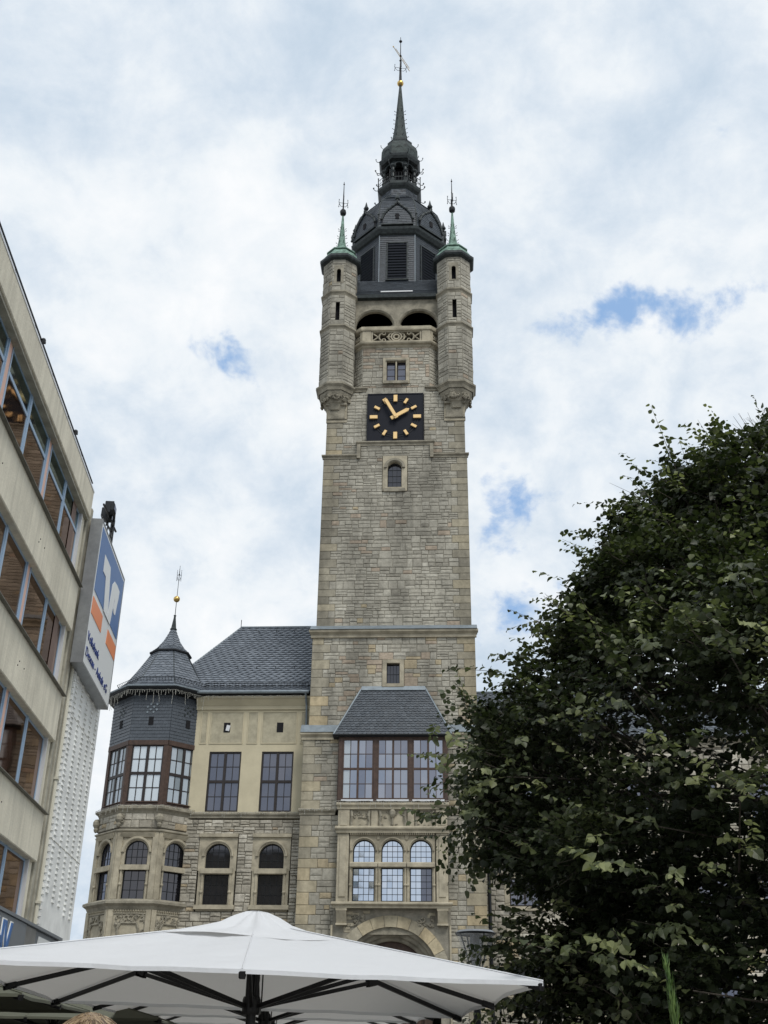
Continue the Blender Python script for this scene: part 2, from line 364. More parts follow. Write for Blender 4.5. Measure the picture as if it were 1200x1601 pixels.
tmpl('block', [(x, y, 0) for x, y in ba]+[(x*.99, y*.985, .8) for x, y in ba]+[(x*.965, y*.95, 1) for x, y in ba],
     [(0, 1, 5, 4), (1, 2, 6, 5), (2, 3, 7, 6), (3, 0, 4, 7), (4, 5, 9, 8), (5, 6, 10, 9), (6, 7, 11, 10), (7, 4, 8, 11), (8, 9, 10, 11)])
def plate(poly, lift0=1., lift1=.15, th=.7):
    n = len(poly); P = [(x, y, lift0+(lift1-lift0)*y) for x, y in poly]; Q = [(x, y, z-th) for x, y, z in P]
    return P+Q, [tuple(range(n))]+[(i, (i+1) % n, n+(i+1) % n, n+i) for i in range(n)]
tmpl('rect', *plate([(-.49, 0), (.49, 0), (.49, 1.25), (-.49, 1.25)]))
tmpl('diamond', *plate([(0, 0), (.5, .55), (.5, 1.25), (-.5, 1.25), (-.5, .55)]))
tmpl('scale', *plate([(-.3, 0), (.1, -.02), (.42, .18), (.5, .5), (.5, 1.25), (-.5, 1.25), (-.5, .25)]))
tmpl('relief', [(-.5, 0, 0), (.5, 0, 0), (.5, 1, 0), (-.5, 1, 0), (-.46, .02, 1), (.46, .02, 1), (.46, .62, .85), (-.46, .62, .85)], [(4, 5, 6, 7), (0, 1, 5, 4), (1, 2, 6, 5), (3, 7, 6, 2), (0, 4, 7, 3)])
tmpl('leaf', [(0, 0, 0), (.34, .12, .10), (.5, .45, .14), (.3, .8, .06), (0, 1.08, -.12), (-.3, .8, .06), (-.5, .45, .14), (-.34, .12, .10), (0, .45, 0)],
     [(0, 1, 2, 8), (8, 2, 3, 4), (8, 4, 5, 6), (0, 8, 6, 7)])
TB = {}
def unit(kind, k, tb, mt):
    key = (kind, k, tb, mt.name)
    if key not in TB:
        vs, fs = TM[kind][k]; me = bpy.data.meshes.new(kind); me.from_pydata([tuple(x) for x in vs], [], fs); me.materials.append(mt)
        a = me.attributes.new('tint', 'FLOAT', 'FACE'); a.data.foreach_set('value', np.full(len(me.polygons), (tb+.5)/12, 'f'))
        TB[key] = me
    return TB[key]
class Sep:      # every call starts a piece of its own
    def __init__(s): s.l = []
    def new(s): s.l.append(MB()); return s.l[-1]
    def __getattr__(s, n): return lambda *a, **k: getattr(s.new(), n)(*a, **k)
    def build(s, name, mt, parent):
        for q_ in s.l: q_.build(name, mt, parent)
class Items:
    def __init__(s): s.l = []
    def put(s, kind, pos, U, V, Nn, tint, parent=None):
        s.l.append((kind, random.randrange(len(TM[kind])), np.array([*pos]), np.array(U), np.array(V), np.array(Nn), tint, parent))
    def emit(s, root, name, mt, limit=300):
        A = []
        for it in s.l:
            d = it[2]-CAM; c = RC.T@d; z = -c[2]
            if z < .1: A.append(0); continue
            x, y = 600+FPX*c[0]/z, 800.5-FPX*c[1]/z
            ins = -10 < x < 1210 and -10 < y < 1610
            fac = -np.dot(it[5], d)/np.linalg.norm(d)/max(1e-6, np.linalg.norm(it[5]))
            A.append(np.linalg.norm(np.cross(it[3], it[4]))/z/z*max(fac, 0)*(1 if ins else .001))
        order = np.argsort(-np.array(A)); top = set(order[:limit].tolist())
        V, Fc, T = [], [], []; off = 0
        for i, (kind, k, pos, U, Vv, Nn, tint, par) in enumerate(s.l):
            tint = min(.999, max(0, tint))
            if i in top:
                o = bpy.data.objects.new(name, unit(kind, k, int(tint*12), mt)); COL.objects.link(o)
                hang(o, par or root)
                M = Matrix.Identity(4)
                for r_ in range(3): M[r_][0] = U[r_]; M[r_][1] = Vv[r_]; M[r_][2] = Nn[r_]; M[r_][3] = pos[r_]
                o.matrix_basis = M
            else:
                vs, fs = TM[kind][k]
                V.append(pos+vs[:, :1]*U+vs[:, 1:2]*Vv+vs[:, 2:]*Nn); Fc += [tuple(off+q for q in f) for f in fs]; T += [tint]*len(fs); off += len(vs)
        if V:
            V = np.vstack(V); me = bpy.data.meshes.new(name+'_mass'); me.from_pydata(V.tolist(), [], Fc); me.materials.append(mt)
            a = me.attributes.new('tint', 'FLOAT', 'FACE'); a.data.foreach_set('value', np.array(T, 'f'))
            o = bpy.data.objects.new(name, me); COL.objects.link(o); hang(o, root); o['kind'] = 'stuff'

def free(a0, a1, ex, b0, b1):
    segs = [(a0, a1)]
    for (x0, x1, y0, y1) in ex:
        if y1 <= b0+1e-4 or y0 >= b1-1e-4: continue
        ns = []
        for (s0, s1) in segs:
            if x1 <= s0 or x0 >= s1: ns.append((s0, s1)); continue
            if x0 > s0: ns.append((s0, x0))
            if x1 < s1: ns.append((x1, s1))
        segs = ns
    return [q for q in segs if q[1]-q[0] > .03]
def tintf(lo=.15, hi=.82, ochre=.04, pink=.06, dark=.06):
    def f(a, b):
        r = random.random()
        if r < ochre: return random.uniform(.93, 1)
        if r < ochre+pink: return random.uniform(.84, .92)
        if r < ochre+pink+dark: return random.uniform(0, .15)
        return random.uniform(lo, hi) if random.random() < .7 else random.uniform(.35, .65)
    return f
def masonry(F, a0, a1, b0, b1, items, core, ex=(), tf=None, band=(.38, .52), cw=(.36, .86), d=.032, quoin=None, qt=(.2, 1.), par=None, gap=.02, split=(.14, .76)):
    tf = tf or tintf()
    br = sorted(set([b0, b1]+[x for e_ in ex for x in e_[2:4] if b0 < x < b1]))
    k = 0
    for z0, z1 in zip(br[:-1], br[1:]):
        nb = max(1, round((z1-z0)/sum(band)*2)); hs = [random.uniform(*band) for _ in range(nb)]; t = sum(hs); hs = [h*(z1-z0)/t for h in hs]
        b = z0
        for h in hs:
            k += 1; L, Rr = a0, a1
            if quoin:
                ql = .95 if k % 2 else .6; qr = .6 if k % 2 else .95
                for (x0, x1) in ((a0, a0+ql), (a1-qr, a1)):
                    items[1].put('block', F.p((x0+x1)/2, b+h/2), F.u*(x1-x0-.012), F.v*(h-.014), F.n*(d+.012), random.uniform(*qt), par)
                L, Rr = a0+ql, a1-qr
            for s0, s1 in free(a0, a1, ex, b, b+h): core.quad(F.p(s0, b), F.p(s1, b), F.p(s1, b+h), F.p(s0, b+h))
            for s0, s1 in free(L, Rr, ex, b, b+h):
                a = s0
                while a < s1-1e-3:
                    wd = random.uniform(*cw)
                    if a+wd > s1-cw[0]*.6: wd = s1-a
                    q = random.random(); rows = [1.] if (q < split[0] or h < .22) else ([.5+random.uniform(-.12, .12)] if q < split[0]+split[1] else [.34, .33])
                    if len(rows) == 1 and rows[0] < 1: rows = [rows[0], 1-rows[0]]
                    elif len(rows) == 2: rows = [.34, .33, .33]
                    bb = b
                    for rw in rows:
                        hh = h*rw; cuts = [a, a+wd]
                        if wd > .6 and random.random() < .45: cuts = [a, a+wd*random.uniform(.35, .65), a+wd]
                        for c0, c1 in zip(cuts[:-1], cuts[1:]):
                            items[0].put('stone', F.p((c0+c1)/2, bb+hh/2), F.u*(c1-c0-gap), F.v*(hh-gap), F.n*d*random.uniform(.7, 1.3), tf((c0+c1)/2, bb), par)
                        bb += hh
                    a += wd
            b += h
def slates(F, b0, b1, lo, hi, items, row=.2, wd=.26, kind='rect', th=.022, par=None, t=(0, 1), ex=()):
    # lo=(a0,a1) at b0, hi=(a0,a1) at b1; slope plane F
    n = max(1, round((b1-b0)/row)); row = (b1-b0)/n
    for i in range(n):
        f = (i+.4)/n; a0 = lo[0]+(hi[0]-lo[0])*f; a1 = lo[1]+(hi[1]-lo[1])*f
        k = max(1, round((a1-a0)/wd)); w_ = (a1-a0)/k; off = .5 if i % 2 else 0.
        for j in range(k+(1 if off else 0)):
            x0 = a0+(j-off)*w_; x1 = x0+w_; x0 = max(x0, a0); x1 = min(x1, a1)
            if x1-x0 < .03: continue
            xc = (x0+x1)/2; bb = b0+i*row
            if any(e_[0] < xc < e_[1] and e_[2] < bb+row/2 < e_[3] for e_ in ex): continue
            items.put(kind, F.p(xc, bb, .005+random.uniform(0, .004)), F.u*(x1-x0), F.v*row, F.n*th*random.uniform(.85, 1.25), random.uniform(*t), par)
def octframes(c, a, z=0., ks=(-2, -1, 0, 1, 2), n=8):
    out = []
    for k in ks:
        t = -math.pi/2+2*math.pi*k/n; nn = np.array([math.cos(t), math.sin(t), 0]); u = np.cross((0, 0, 1), nn)
        out.append((k, Fr((c[0]+nn[0]*a, c[1]+nn[1]*a, z), u)))
    return out
def ledge(mb, F, a0, a1, b, proj=.2, h=.3, ends=True):
    e_ = proj*.5
    if isinstance(mb, Sep): mb = mb.new()
    mb.box(F, a0-e_*.4, a1+e_*.4, b-h, b-h*.55, -.05, proj*.45)
    mb.wedge(F, a0-e_*.7, a1+e_*.7, b-h*.55, b-h*.28, -.05, proj*.95, proj*.5)
    mb.box(F, a0-e_, a1+e_, b-h*.28, b, -.05, proj)
    mb.wedge(F, a0-e_*.9, a1+e_*.9, b, b+h*.3, -.05, .0, proj*.97)
def octledge(mb, c, z, a, proj, h, n=8):
    mb.rings(c, [(z-h, a), (z-h*.55, a+proj*.35), (z-h*.3, a+proj*.9), (z-h*.28, a+proj), (z, a+proj), (z+h*.3, a)], n, cap=False)

# ---- windows: part = frame with its bars, sub-part = every pane
UP = None
def unitpane(mt):
    me = TB.get(('pane', mt.name))
    if me is None:
        m_ = MB(); m_.bevel(Fr((0, 0, 0), (1, 0, 0), (0, 1, 0)), -.5, .5, -.5, .5, -.5, .5, .004)
        me = bpy.data.meshes.new('pane'); me.from_pydata(m_.v, [], m_.f); me.materials.append(mt); TB[('pane', mt.name)] = me
    return me
def window(parent, F, w_, h, nc=1, pc=2, nr=1, pr=2, bt=.07, mt_=.07, pt=.03, fm=None, gm=None, arch=False, name='window', dep=.05, gfun=None, rows=None, label=None, jit=.004):
    """F origin at bottom centre of the opening, glass plane at c=0"""
    mb = MB(); hw = w_/2; sp = h-hw if arch else h
    def top(a): return sp+math.sqrt(max(0, (hw-.5*bt)**2-a*a)) if arch else h
    mb.box(F, -hw, hw, 0, bt, -dep/2, dep); mb.box(F, -hw, -hw+bt, bt, sp, -dep/2, dep); mb.box(F, hw-bt, hw, bt, sp, -dep/2, dep)
    if arch: mb.archring(F, 0, sp, hw-bt, hw, -dep/2, dep, n=14)
    else: mb.box(F, -hw+bt, hw-bt, h-bt, h, -dep/2, dep)
    xs = []; ys = []
    cwid = (w_-2*bt-(nc-1)*mt_)/nc; a = -hw+bt
    for i in range(nc):
        pw = (cwid-(pc-1)*pt)/pc
        for j in range(pc):
            xs.append((a+j*(pw+pt), a+j*(pw+pt)+pw))
            if j < pc-1: q = a+j*(pw+pt)+pw; mb.box(F, q, q+pt, bt, min(h-bt, top(q)), -.01, dep*.55)
        a += cwid
        if i < nc-1: mb.box(F, a, a+mt_, bt, h-bt, -dep/2, dep*1.1)
        a += mt_
    rh = rows or [(h-2*bt-(nr-1)*mt_)/nr]*nr; b = bt
    for i in range(nr):
        ph = (rh[i]-(pr-1)*pt)/pr
        for j in range(pr):
            ys.append((b+j*(ph+pt), b+j*(ph+pt)+ph))
            if j < pr-1:
                q = b+j*(ph+pt)+ph; xw = hw-bt if q < sp else math.sqrt(max(.0004, (hw-bt)**2-(q-sp)**2)); mb.box(F, -xw, xw, q, q+pt, -.012, dep*.5)
        b += rh[i]
        if i < nr-1: mb.box(F, -hw+bt, hw-bt, b, b+mt_, -dep/2, dep*1.08)
        b += mt_
    o = mb.build(name, fm or FRAMED, parent)
    if label: o['label'] = label
    for i, (x0, x1) in enumerate(xs):
        for j, (y0, y1) in enumerate(ys):
            g = gfun(i, j) if gfun else gm
            if arch and y1 > min(top(x0), top(x1))-.01:
                pts = [(x0, y0), (x1, y0)]
                for q in range(5):
                    x = x1+(x0-x1)*q/4; pts.append((x, max(y0, min(y1, top(x)))))
                if max(p_[1] for p_ in pts) < y0+.04: continue
                m2 = MB(); n_ = len(pts); m2.add([F.p(x, y, .004) for x, y in pts]+[F.p(x, y, -.008) for x, y in pts], [tuple(range(n_)), tuple(range(n_, 2*n_))]+[(k, (k+1) % n_, n_+(k+1) % n_, n_+k) for k in range(n_)])
                m2.build('pane', g, o); continue
            p_ = bpy.data.objects.new('pane', unitpane(g)); COL.objects.link(p_); hang(p_, o)
            M = Matrix.Identity(4); c = F.p((x0+x1)/2, (y0+y1)/2, 0)
            nn = F.n+F.u*random.gauss(0, jit)+F.v*random.gauss(0, jit); nn /= np.linalg.norm(nn); uu = np.cross(F.v, nn); uu /= np.linalg.norm(uu); vv = np.cross(nn, uu)
            for r_ in range(3): M[r_][0] = uu[r_]*(x1-x0+.006); M[r_][1] = vv[r_]*(y1-y0+.006); M[r_][2] = nn[r_]*.012; M[r_][3] = c[r_]
            p_.matrix_basis = M
    return o
def recess(mb, F, a0, a1, b0, b1, dep):     # dark box behind an opening
    mb.quad(F.p(a0, b0, -dep), F.p(a1, b0, -dep), F.p(a1, b1, -dep), F.p(a0, b1, -dep))
    for (p, q) in (((a0, b0), (a1, b0)), ((a1, b0), (a1, b1)), ((a1, b1), (a0, b1)), ((a0, b1), (a0, b0))):
        mb.quad(F.p(*p, 0), F.p(*q, 0), F.p(*q, -dep), F.p(*p, -dep))
def carve(mb, F, a0, a1, b0, b1, c, n, r=(.03, .07), seed=0):    # carved foliage: curled ridges and knobs
    rr = random.Random(seed)
    for i in range(n):
        a = rr.uniform(a0, a1); b = rr.uniform(b0, b1); t = rr.uniform(0, 6.28); R_ = rr.uniform(*r)*1.8; pts = []
        for k in range(6):
            s_ = 1-k*.14; pts.append(F.p(min(max(a+R_*s_*math.cos(t+k*.9), a0), a1), min(max(b+R_*s_*math.sin(t+k*.9), b0), b1), c))
        mb.path(pts, R_*.27, 5)
        if i % 3 == 0: mb.ball(F.p(a, b, c), R_*.45, 8)
def icicles(F, a0, a1, b, label, n=None, lmax=.5, c=.05, seed=1, pts=None):
    rr = random.Random(seed); mb = MB(); L = a1-a0; n = n or int(L/.12)
    prev = None
    for i in range(n+1):
        a = a0+L*i/n; p = F.p(a, b+rr.uniform(-.03, .02), c)
        if prev is not None: mb.tube(prev, p, .012, n=3)
        prev = p
        ln = rr.choice([.12, .2, .3, .42, 1.])*lmax*rr.uniform(.7, 1); k = max(2, int(ln/.09)); q = p
        for j in range(k):
            q2 = q+np.array([rr.gauss(0, .012), rr.gauss(0, .012), -ln/k]); mb.tube(q, q2, .009, n=3, cap=False); mb.ball(q2, .021, 4); q = q2
    o = mb.build('light_string', LED); o['label'] = label; o['category'] = 'string lights'; o['group'] = 'icicle light strings on the old facade'
    return o

# ================================================================ GROUND
g = MB(); g.quad((-900, -600, 0), (900, -600, 0), (900, 1500, 0), (-900, 1500, 0)); g.build('ground', mat('town_ground', (.16, .15, .14), .95, noise_s=.3), kind='structure')
pv = MB()
for i in range(-14, 12):
    for j in range(-4, 26): pv.box(Fr((0, 0, 0), (1, 0, 0), (0, 1, 0)), i*2+.01, i*2+1.99, j*2+.01, j*2+1.99, .002, .03)
pv.build('pavement', mat('paving_slab', (.24, .23, .21), .9, noise_s=2, noise_amt=.15), kind='structure')

# ================================================================ CLOCK TOWER
XC = -2.6
tower = thing('clock_tower', (XC, 58, 0), 'tall square rubble stone clock tower with black clock, twin corner turrets and dark slate spire', 'tower')
tst, tqu, tsl = Items(), Items(), Items()
core = MB(); trim = Sep(); trimd = Sep(); void = MB(); lead = Sep()
YB = 62.3
def body(hw, yf, z0, z1):
    core.quad((XC-hw, yf, z0), (XC-hw, YB, z0), (XC-hw, YB, z1), (XC-hw, yf, z1)); core.quad((XC+hw, yf, z0), (XC+hw, YB, z0), (XC+hw, YB, z1), (XC+hw, yf, z1))
    core.quad((XC-hw, YB, z0), (XC+hw, YB, z0), (XC+hw, YB, z1), (XC-hw, YB, z1)); core.quad((XC-hw, yf, z1), (XC+hw, yf, z1), (XC+hw, YB, z1), (XC-hw, YB, z1))
# A: base stage behind bay and portal
F = front(XC, 53.85); body(4.5, 53.85, 0, 16.5)
masonry(F, -4.5, 4.5, 0, 12.45, (tst, tqu), core, ex=[(-2.6, 2.7, 0, 12.45)], quoin=True, tf=tintf(.2, .8, .10, .02, .06), cw=(.36, .8), band=(.42, .56), qt=(.25, 1.))
masonry(F, -4.5, 4.5, 12.7, 16.3, (tst, tqu), core, ex=[(-2.66, 2.74, 12.7, 16.3)], quoin=True, tf=tintf(.2, .75, .08, .03, .06), qt=(.3, 1.))
ledge(trimd, F, -4.5, -2.8, 12.72, .16, .26); ledge(trimd, F, 2.9, 4.5, 12.72, .16, .26)
for a0, a1 in ((-4.55, -2.85), (2.9, 4.55)):
    ledge(trim, F, a0, a1, 16.52, .22, .34)
    lead.wedge(F, a0-.1, a1+.1, 16.53, 17.0, -.25, -.12, .26)
# B: stage up to the leaded offset
F = front(XC, 54.0); body(4.28, 54.0, 16.5, 21.9)
exB = [(-.57, .57, 18.98, 20.46), (-1.7, 1.7, 16.5, 18.5)]
masonry(F, -4.28, 4.28, 16.95, 21.7, (tst, tqu), core, ex=exB, quoin=True, tf=lambda a, b: (random.uniform(.84, .99) if (abs(a) < 2.4 and b < 20.6 and random.random() < .2) else tintf(.3, .82, .03, .05, .05)(a, b)), qt=(.35, 1.))
trim.archpanel(F, -.56, .56, 18.99, 20.45, 0, .34, 19.16, 20.27, -.3, .075, arch=False)
recess(void, F.at(0, 0, -.28), -.34, .34, 19.16, 20.27, .3)
window(tower, F.at(0, 19.16, -.2), .68, 1.11, 1, 4, 1, 2, bt=.03, pt=.02, gm=GDRK, fm=IRON)
ledge(trim, F, -4.3, 4.3, 22.05, .3, .38); lead.wedge(F, -4.4, 4.4, 22.06, 22.42, -.3, -.1, .36)
# C: long plain shaft
F = front(XC, 54.1); body(4.12, 54.1, 21.9, 32.8)
exC = [(-.72, .72, 30.45, 32.75)]
masonry(F, -4.12, 4.12, 22.35, 32.62, (tst, tqu), core, ex=exC+[(-5, 5, 32.62, 33)], quoin=True, tf=tintf(.18, .8, .012, .04, .12), qt=(.0, .72))
trim.archpanel(F, -.7, .7, 30.47, 32.74, -.02, .4, 30.72, 31.96, -.35, .07)
trimd.archring(F, -.02, 31.96, .42, .60, -.05, .16, nose=.05); trimd.box(F, -.62, .58, 30.42, 30.62, 0, .14)
recess(void, F.at(0, 0, -.33), -.42, .38, 30.72, 32.36, .2)
window(tower, F.at(-.02, 30.72, -.22), .8, 1.64, 1, 3, 1, 4, bt=.04, pt=.02, gm=GDRK, fm=IRON, arch=True)
masonry(F, -2.0, 2.02, 32.62, 33.45, (tst, tqu), core, ex=[(-.72, .72, 32.6, 32.75)], tf=tintf(.3, .7, 0, .02, .03))
for s_ in (-1, 1):
    ledge(trimd, F, *( (-4.14, -2.12) if s_ < 0 else (2.12, 4.14)), 32.84, .17, .24)
    trimd.box(F, *((-2.2, -2.0) if s_ < 0 else (2.0, 2.2)), 32.6, 33.5, -.05, .16)
ledge(trimd, F, -2.18, 2.18, 33.7, .17, .26)
# D: clock stage
F = front(XC, 54.2); body(4.03, 54.2, 32.8, 37.5)
masonry(F, -4.03, 4.03, 32.84, 37.2, (tst, tqu), core, ex=[(-1.66, 1.66, 33.7, 37.0), (-2.1, 2.1, 32.7, 33.7), (-4.5, -2.85, 35.2, 37.3), (2.85, 4.5, 35.2, 37.3)], quoin=True, tf=tintf(.35, .83, .02, .02, .06), qt=(.15, .9))
core.quad(F.p(-4.03, 35.2), F.p(-2.8, 35.2), F.p(-2.8, 37.5), F.p(-4.03, 37.5)); core.quad(F.p(2.8, 35.2), F.p(4.03, 35.2), F.p(4.03, 37.5), F.p(2.8, 37.5))
for s_ in (-1, 1): trim.box(F, *((-4.06, -2.85) if s_ < 0 else (2.85, 4.06)), 35.1, 37.1, -.02, .09)
# clock
clk = MB(); clk.bevel(F, -1.63, 1.61, 33.74, 36.98, -.02, .14, .02)
clk.box(F, -1.66, -1.6, 33.72, 37.0, .13, .17); clk.box(F, 1.58, 1.64, 33.72, 37.0, .13, .17); clk.box(F, -1.6, 1.58, 36.94, 37.0, .13, .17); clk.box(F, -1.6, 1.58, 33.72, 33.78, .13, .17)
clock = clk.build('clock_face', CLOCKB, tower)
CF = F.at(.0, 35.34, .14)
rg = MB(); rg.archring(CF, 0, 0, 1.16, 1.20, 0, .02, 0, 2*math.pi, 48); rg.archring(CF, 0, 0, 1.30, 1.34, 0, .02, 0, 2*math.pi, 48); rg.build('dial_ring', IRON, clock)
def rotfr(Fq, ang, a=0, b=0, c=0):      # ang clockwise from 12
    u = Fq.u*math.cos(ang)-Fq.v*math.sin(ang); v = Fq.v*math.cos(ang)+Fq.u*math.sin(ang)
    return Fr(Fq.p(a, b, c), u, v, Fq.n)
for k in range(12):
    q = MB(); FF = rotfr(CF, k*math.pi/6); big = k % 3 == 0
    q.bevel(FF, -.115 if big else -.085, .115 if big else .085, 1.04 if big else 1.06, 1.5 if big else 1.42, .05, .13, .015)
    q.build('hour_marker', GOLDP, clock)
q = MB(); FF = rotfr(CF, R(-27.5), c=.22); q.bevel(FF, -.1, .1, -.2, 1.26, 0, .06, .02); q.bevel(FF, -.075, .075, 1.26, 1.34, 0, .06, .02); q.build('minute_hand', GOLDP, clock)
q = MB(); FF = rotfr(CF, R(59), c=.15); q.bevel(FF, -.12, .12, -.3, .8, 0, .06, .02)
q.add([FF.p(-.12, .8, 0), FF.p(.12, .8, 0), FF.p(0, .95, 0), FF.p(-.12, .8, .05), FF.p(.12, .8, .05), FF.p(0, .95, .05)], [(0, 1, 2), (3, 4, 5), (0, 2, 5, 3), (1, 4, 5, 2)]); q.tube(CF.p(0, 0, .1), CF.p(0, 0, .3), .1, n=12); q.build('hour_hand', GOLDP, clock)
# E: canted stage above the clock, chamfered corners
F = front(XC, 54.2)
for s_ in (-1, 1): ledge(trimd, F, *((-2.9, -1.78) if s_ < 0 else (1.82, 2.9)), 37.47, .2, .26)
masonry(F, -2.0, 2.0, 37.0, 37.5, (tst, tqu), core, tf=tintf(.5, .83, 0, 0, 0), cw=(.5, .8), split=(1, 0))
masonry(F, -2.0, 2.0, 37.5, 40.4, (tst, tqu), core, ex=[(-.78, .8, 37.75, 39.62)], tf=lambda a, b: random.uniform(.84, .9) if random.random() < .3 else tintf(.2, .75, .0, .0, .1)(a, b))
for s_ in (-1, 1):
    u = np.array([math.cos(R(46)), -s_*math.sin(R(46)), 0])
    O = (XC-2.0-math.cos(R(46))*1.1, 54.2+math.sin(R(46))*1.1, 0) if s_ > 0 else (XC+2.0, 54.2, 0)
    masonry(Fr(O, u), 0, 1.1, 37.5, 40.4, (tst, tqu), core, tf=tintf(.25, .75, .0, .02, .08))
for a0, a1 in ((-3.2, -2.0), (2.0, 3.2)): core.quad((XC+a0, 55.0, 37.4), (XC+a1, 55.0, 37.4), (XC+a1, 55.0, 41.), (XC+a0, 55.0, 41.))
trim.archpanel(F, -.77, .81, 37.76, 39.61, .02, .58, 37.93, 39.36, -.3, .08, arch=False)
# second light of the pair and its hood
void_a = F.at(0, 0, .0)
trim.box(F, -.02, .06, 37.93, 39.36, -.2, .085)
F2 = F.at(0, 0, .0)
recess(void, F.at(0, 0, -.25), -.56, .56, 37.93, 39.36, .1)
trimd.box(F, -.72, .74, 37.72, 37.9, 0, .2); trimd.box(F, -.6, .62, 39.37, 39.46, .05, .14)
window(tower, F.at(-.3, 37.93, -.14), .5, 1.43, 1, 1, 1, 3, bt=.04, pt=.03, gm=GMID, fm=FRAMED)
window(tower, F.at(.34, 37.93, -.14), .5, 1.43, 1, 1, 1, 3, bt=.04, pt=.03, gm=GMID, fm=FRAMED)
# balcony with pierced parapet
bal = MB(); cB = np.array([XC, 54.2])
def canted(hw, yf, ch, z):   # polygon points of the canted bay at height z
    return [(XC-hw-ch, 55.6, z), (XC-hw-ch, yf+ch, z), (XC-hw, yf, z), (XC+hw, yf, z), (XC+hw+ch, yf+ch, z), (XC+hw+ch, 55.6, z)]
def cantring(mbx, levels):
    P = []; f = []
    for (z, o) in levels: P += canted(2.0+o*.4, 54.2-o, .76, z)
    for j in range(len(levels)-1):
        for i in range(5): f.append((j*6+i, j*6+i+1, (j+1)*6+i+1, (j+1)*6+i))
    f += [tuple(range(6)), tuple(range((len(levels)-1)*6, len(levels)*6))]; mbx.add(P, f)
cantring(bal, [(40.35, .02), (40.42, .1), (40.5, .12), (40.55, .26), (40.62, .3), (40.72, .3), (40.76, .2)])
cantring(bal, [(41.5, .17), (41.52, .28), (41.6, .3), (41.78, .3), (41.86, .2)])
BF = front(XC, 54.0)
for a0, a1 in ((-2.05, -1.52), (1.56, 2.08)): bal.bevel(BF, a0, a1, 40.74, 41.52, -.3, .03, .02)
for s_ in (-1, 1):
    u = np.array([math.cos(R(45)), -s_*math.sin(R(45)), 0]); O = (XC-2.05-.7, 54.0+.7, 0) if s_ > 0 else (XC+2.07, 54.0, 0)
    for x0, x1 in ((0, .22), (.78, 1.0)): bal.box(Fr(O, u), x0, x1, 40.74, 41.52, -.15, .02)
    pt_ = MB(); FFc = Fr(O, u)
    for q_ in range(3): pt_.archring(FFc, .36+.14*q_, 41.12, .1, .16, -.12, -.02, 0, 2*math.pi, 12)
    pt_.box(FFc, .2, .8, 41.44, 41.52, -.12, .0); pt_.box(FFc, .2, .8, 40.74, 40.8, -.12, .0); pt_.build('tracery_panel', ASHP, tower)
balcony = bal.build('balcony', ASHP, tower)
tr_ = MB()
for (x, r_) in ((0, .26), (0, .12)): tr_.archring(BF, x+.02, 41.12, r_, r_+.09, -.2, -.04, 0, 2*math.pi, 20)
for s_ in (-1, 1):
    for x in (.45, 1.02): tr_.path([BF.p(.02+s_*(x-.16), 41.42, -.1), BF.p(.02+s_*x, 41.3, -.1), BF.p(.02+s_*(x+.05), 41.12, -.1), BF.p(.02+s_*x, 40.95, -.1), BF.p(.02+s_*(x-.16), 40.82, -.1)], .055, 5)
    tr_.path([BF.p(.02+s_*.35, 41.12, -.1), BF.p(.02+s_*.6, 41.12, -.1)], .05, 5)
    tr_.path([BF.p(.02+s_*1.1, 41.12, -.1), BF.p(.02+s_*1.45, 41.4, -.1)], .05, 5); tr_.path([BF.p(.02+s_*1.1, 41.12, -.1), BF.p(.02+s_*1.45, 40.86, -.1)], .05, 5)
    for z in (41.38, 40.88): tr_.archring(BF, .02+s_*.76, z, .07, .13, -.18, -.05, 0, 2*math.pi, 12)
    tr_.box(BF, *((-1.5, -1.42) if s_ < 0 else (1.44, 1.54)), 40.74, 41.52, -.2, 0)
tr_.box(BF, -1.5, 1.54, 41.45, 41.53, -.2, -.01); tr_.box(BF, -1.5, 1.54, 40.72, 40.79, -.2, -.01)
tr_.build('tracery_panel', ASHP, tower)
# loggia with twin round arches
LF = front(XC, 54.5)
lg = MB()
lg.archpanel(LF, -2.75, 0.0, 41.3, 44.5, -1.36, 1.14, 41.3, 42.25, -.22, 0)
lg.archpanel(LF, 0.0, 2.75, 41.3, 44.5, 1.36, 1.14, 41.3, 42.25, -.22, 0)
for x in (-1.36, 1.36): lg.archring(LF, x, 42.25, 1.15, 1.34, -.05, .08, nose=.08)
lg.build('loggia_wall', ASHD, tower)
cp = MB(); cp.rings((XC, 54.66), [(41.0, .16), (41.4, .16), (41.8, .15), (41.85, .2)], 10); cp.rings((XC, 54.66), [(41.85, .17), (42.0, .24), (42.15, .3), (42.3, .32)], 8); cp.build('column', ASHD, tower)
void.quad((XC-2.7, 57.4, 40.8), (XC+2.7, 57.4, 40.8), (XC+2.7, 57.4, 45.4), (XC-2.7, 57.4, 45.4)); void.quad((XC-2.7, 55.3, 40.9), (XC+2.7, 55.3, 40.9), (XC+2.7, 57.4, 40.9), (XC-2.7, 57.4, 40.9))
void.quad((XC-2.7, 55.5, 40.8), (XC-2.7, 57.4, 40.8), (XC-2.7, 57.4, 45.4), (XC-2.7, 55.5, 45.4)); void.quad((XC+2.7, 55.5, 40.8), (XC+2.7, 57.4, 40.8), (XC+2.7, 57.4, 45.4), (XC+2.7, 55.5, 45.4))
bp_ = MB()
for k in range(10): bp_.box(front(XC-2.6+k*.52, 57.3), .01, .51, 41, 44.6, 0, .02+.01*(k % 2))
bp_.build('back_panelling', mat('grey_boarding', (.05, .06, .07), .7, noise_s=4), tower)
body(3.9, 55.6, 41.0, 44.2)
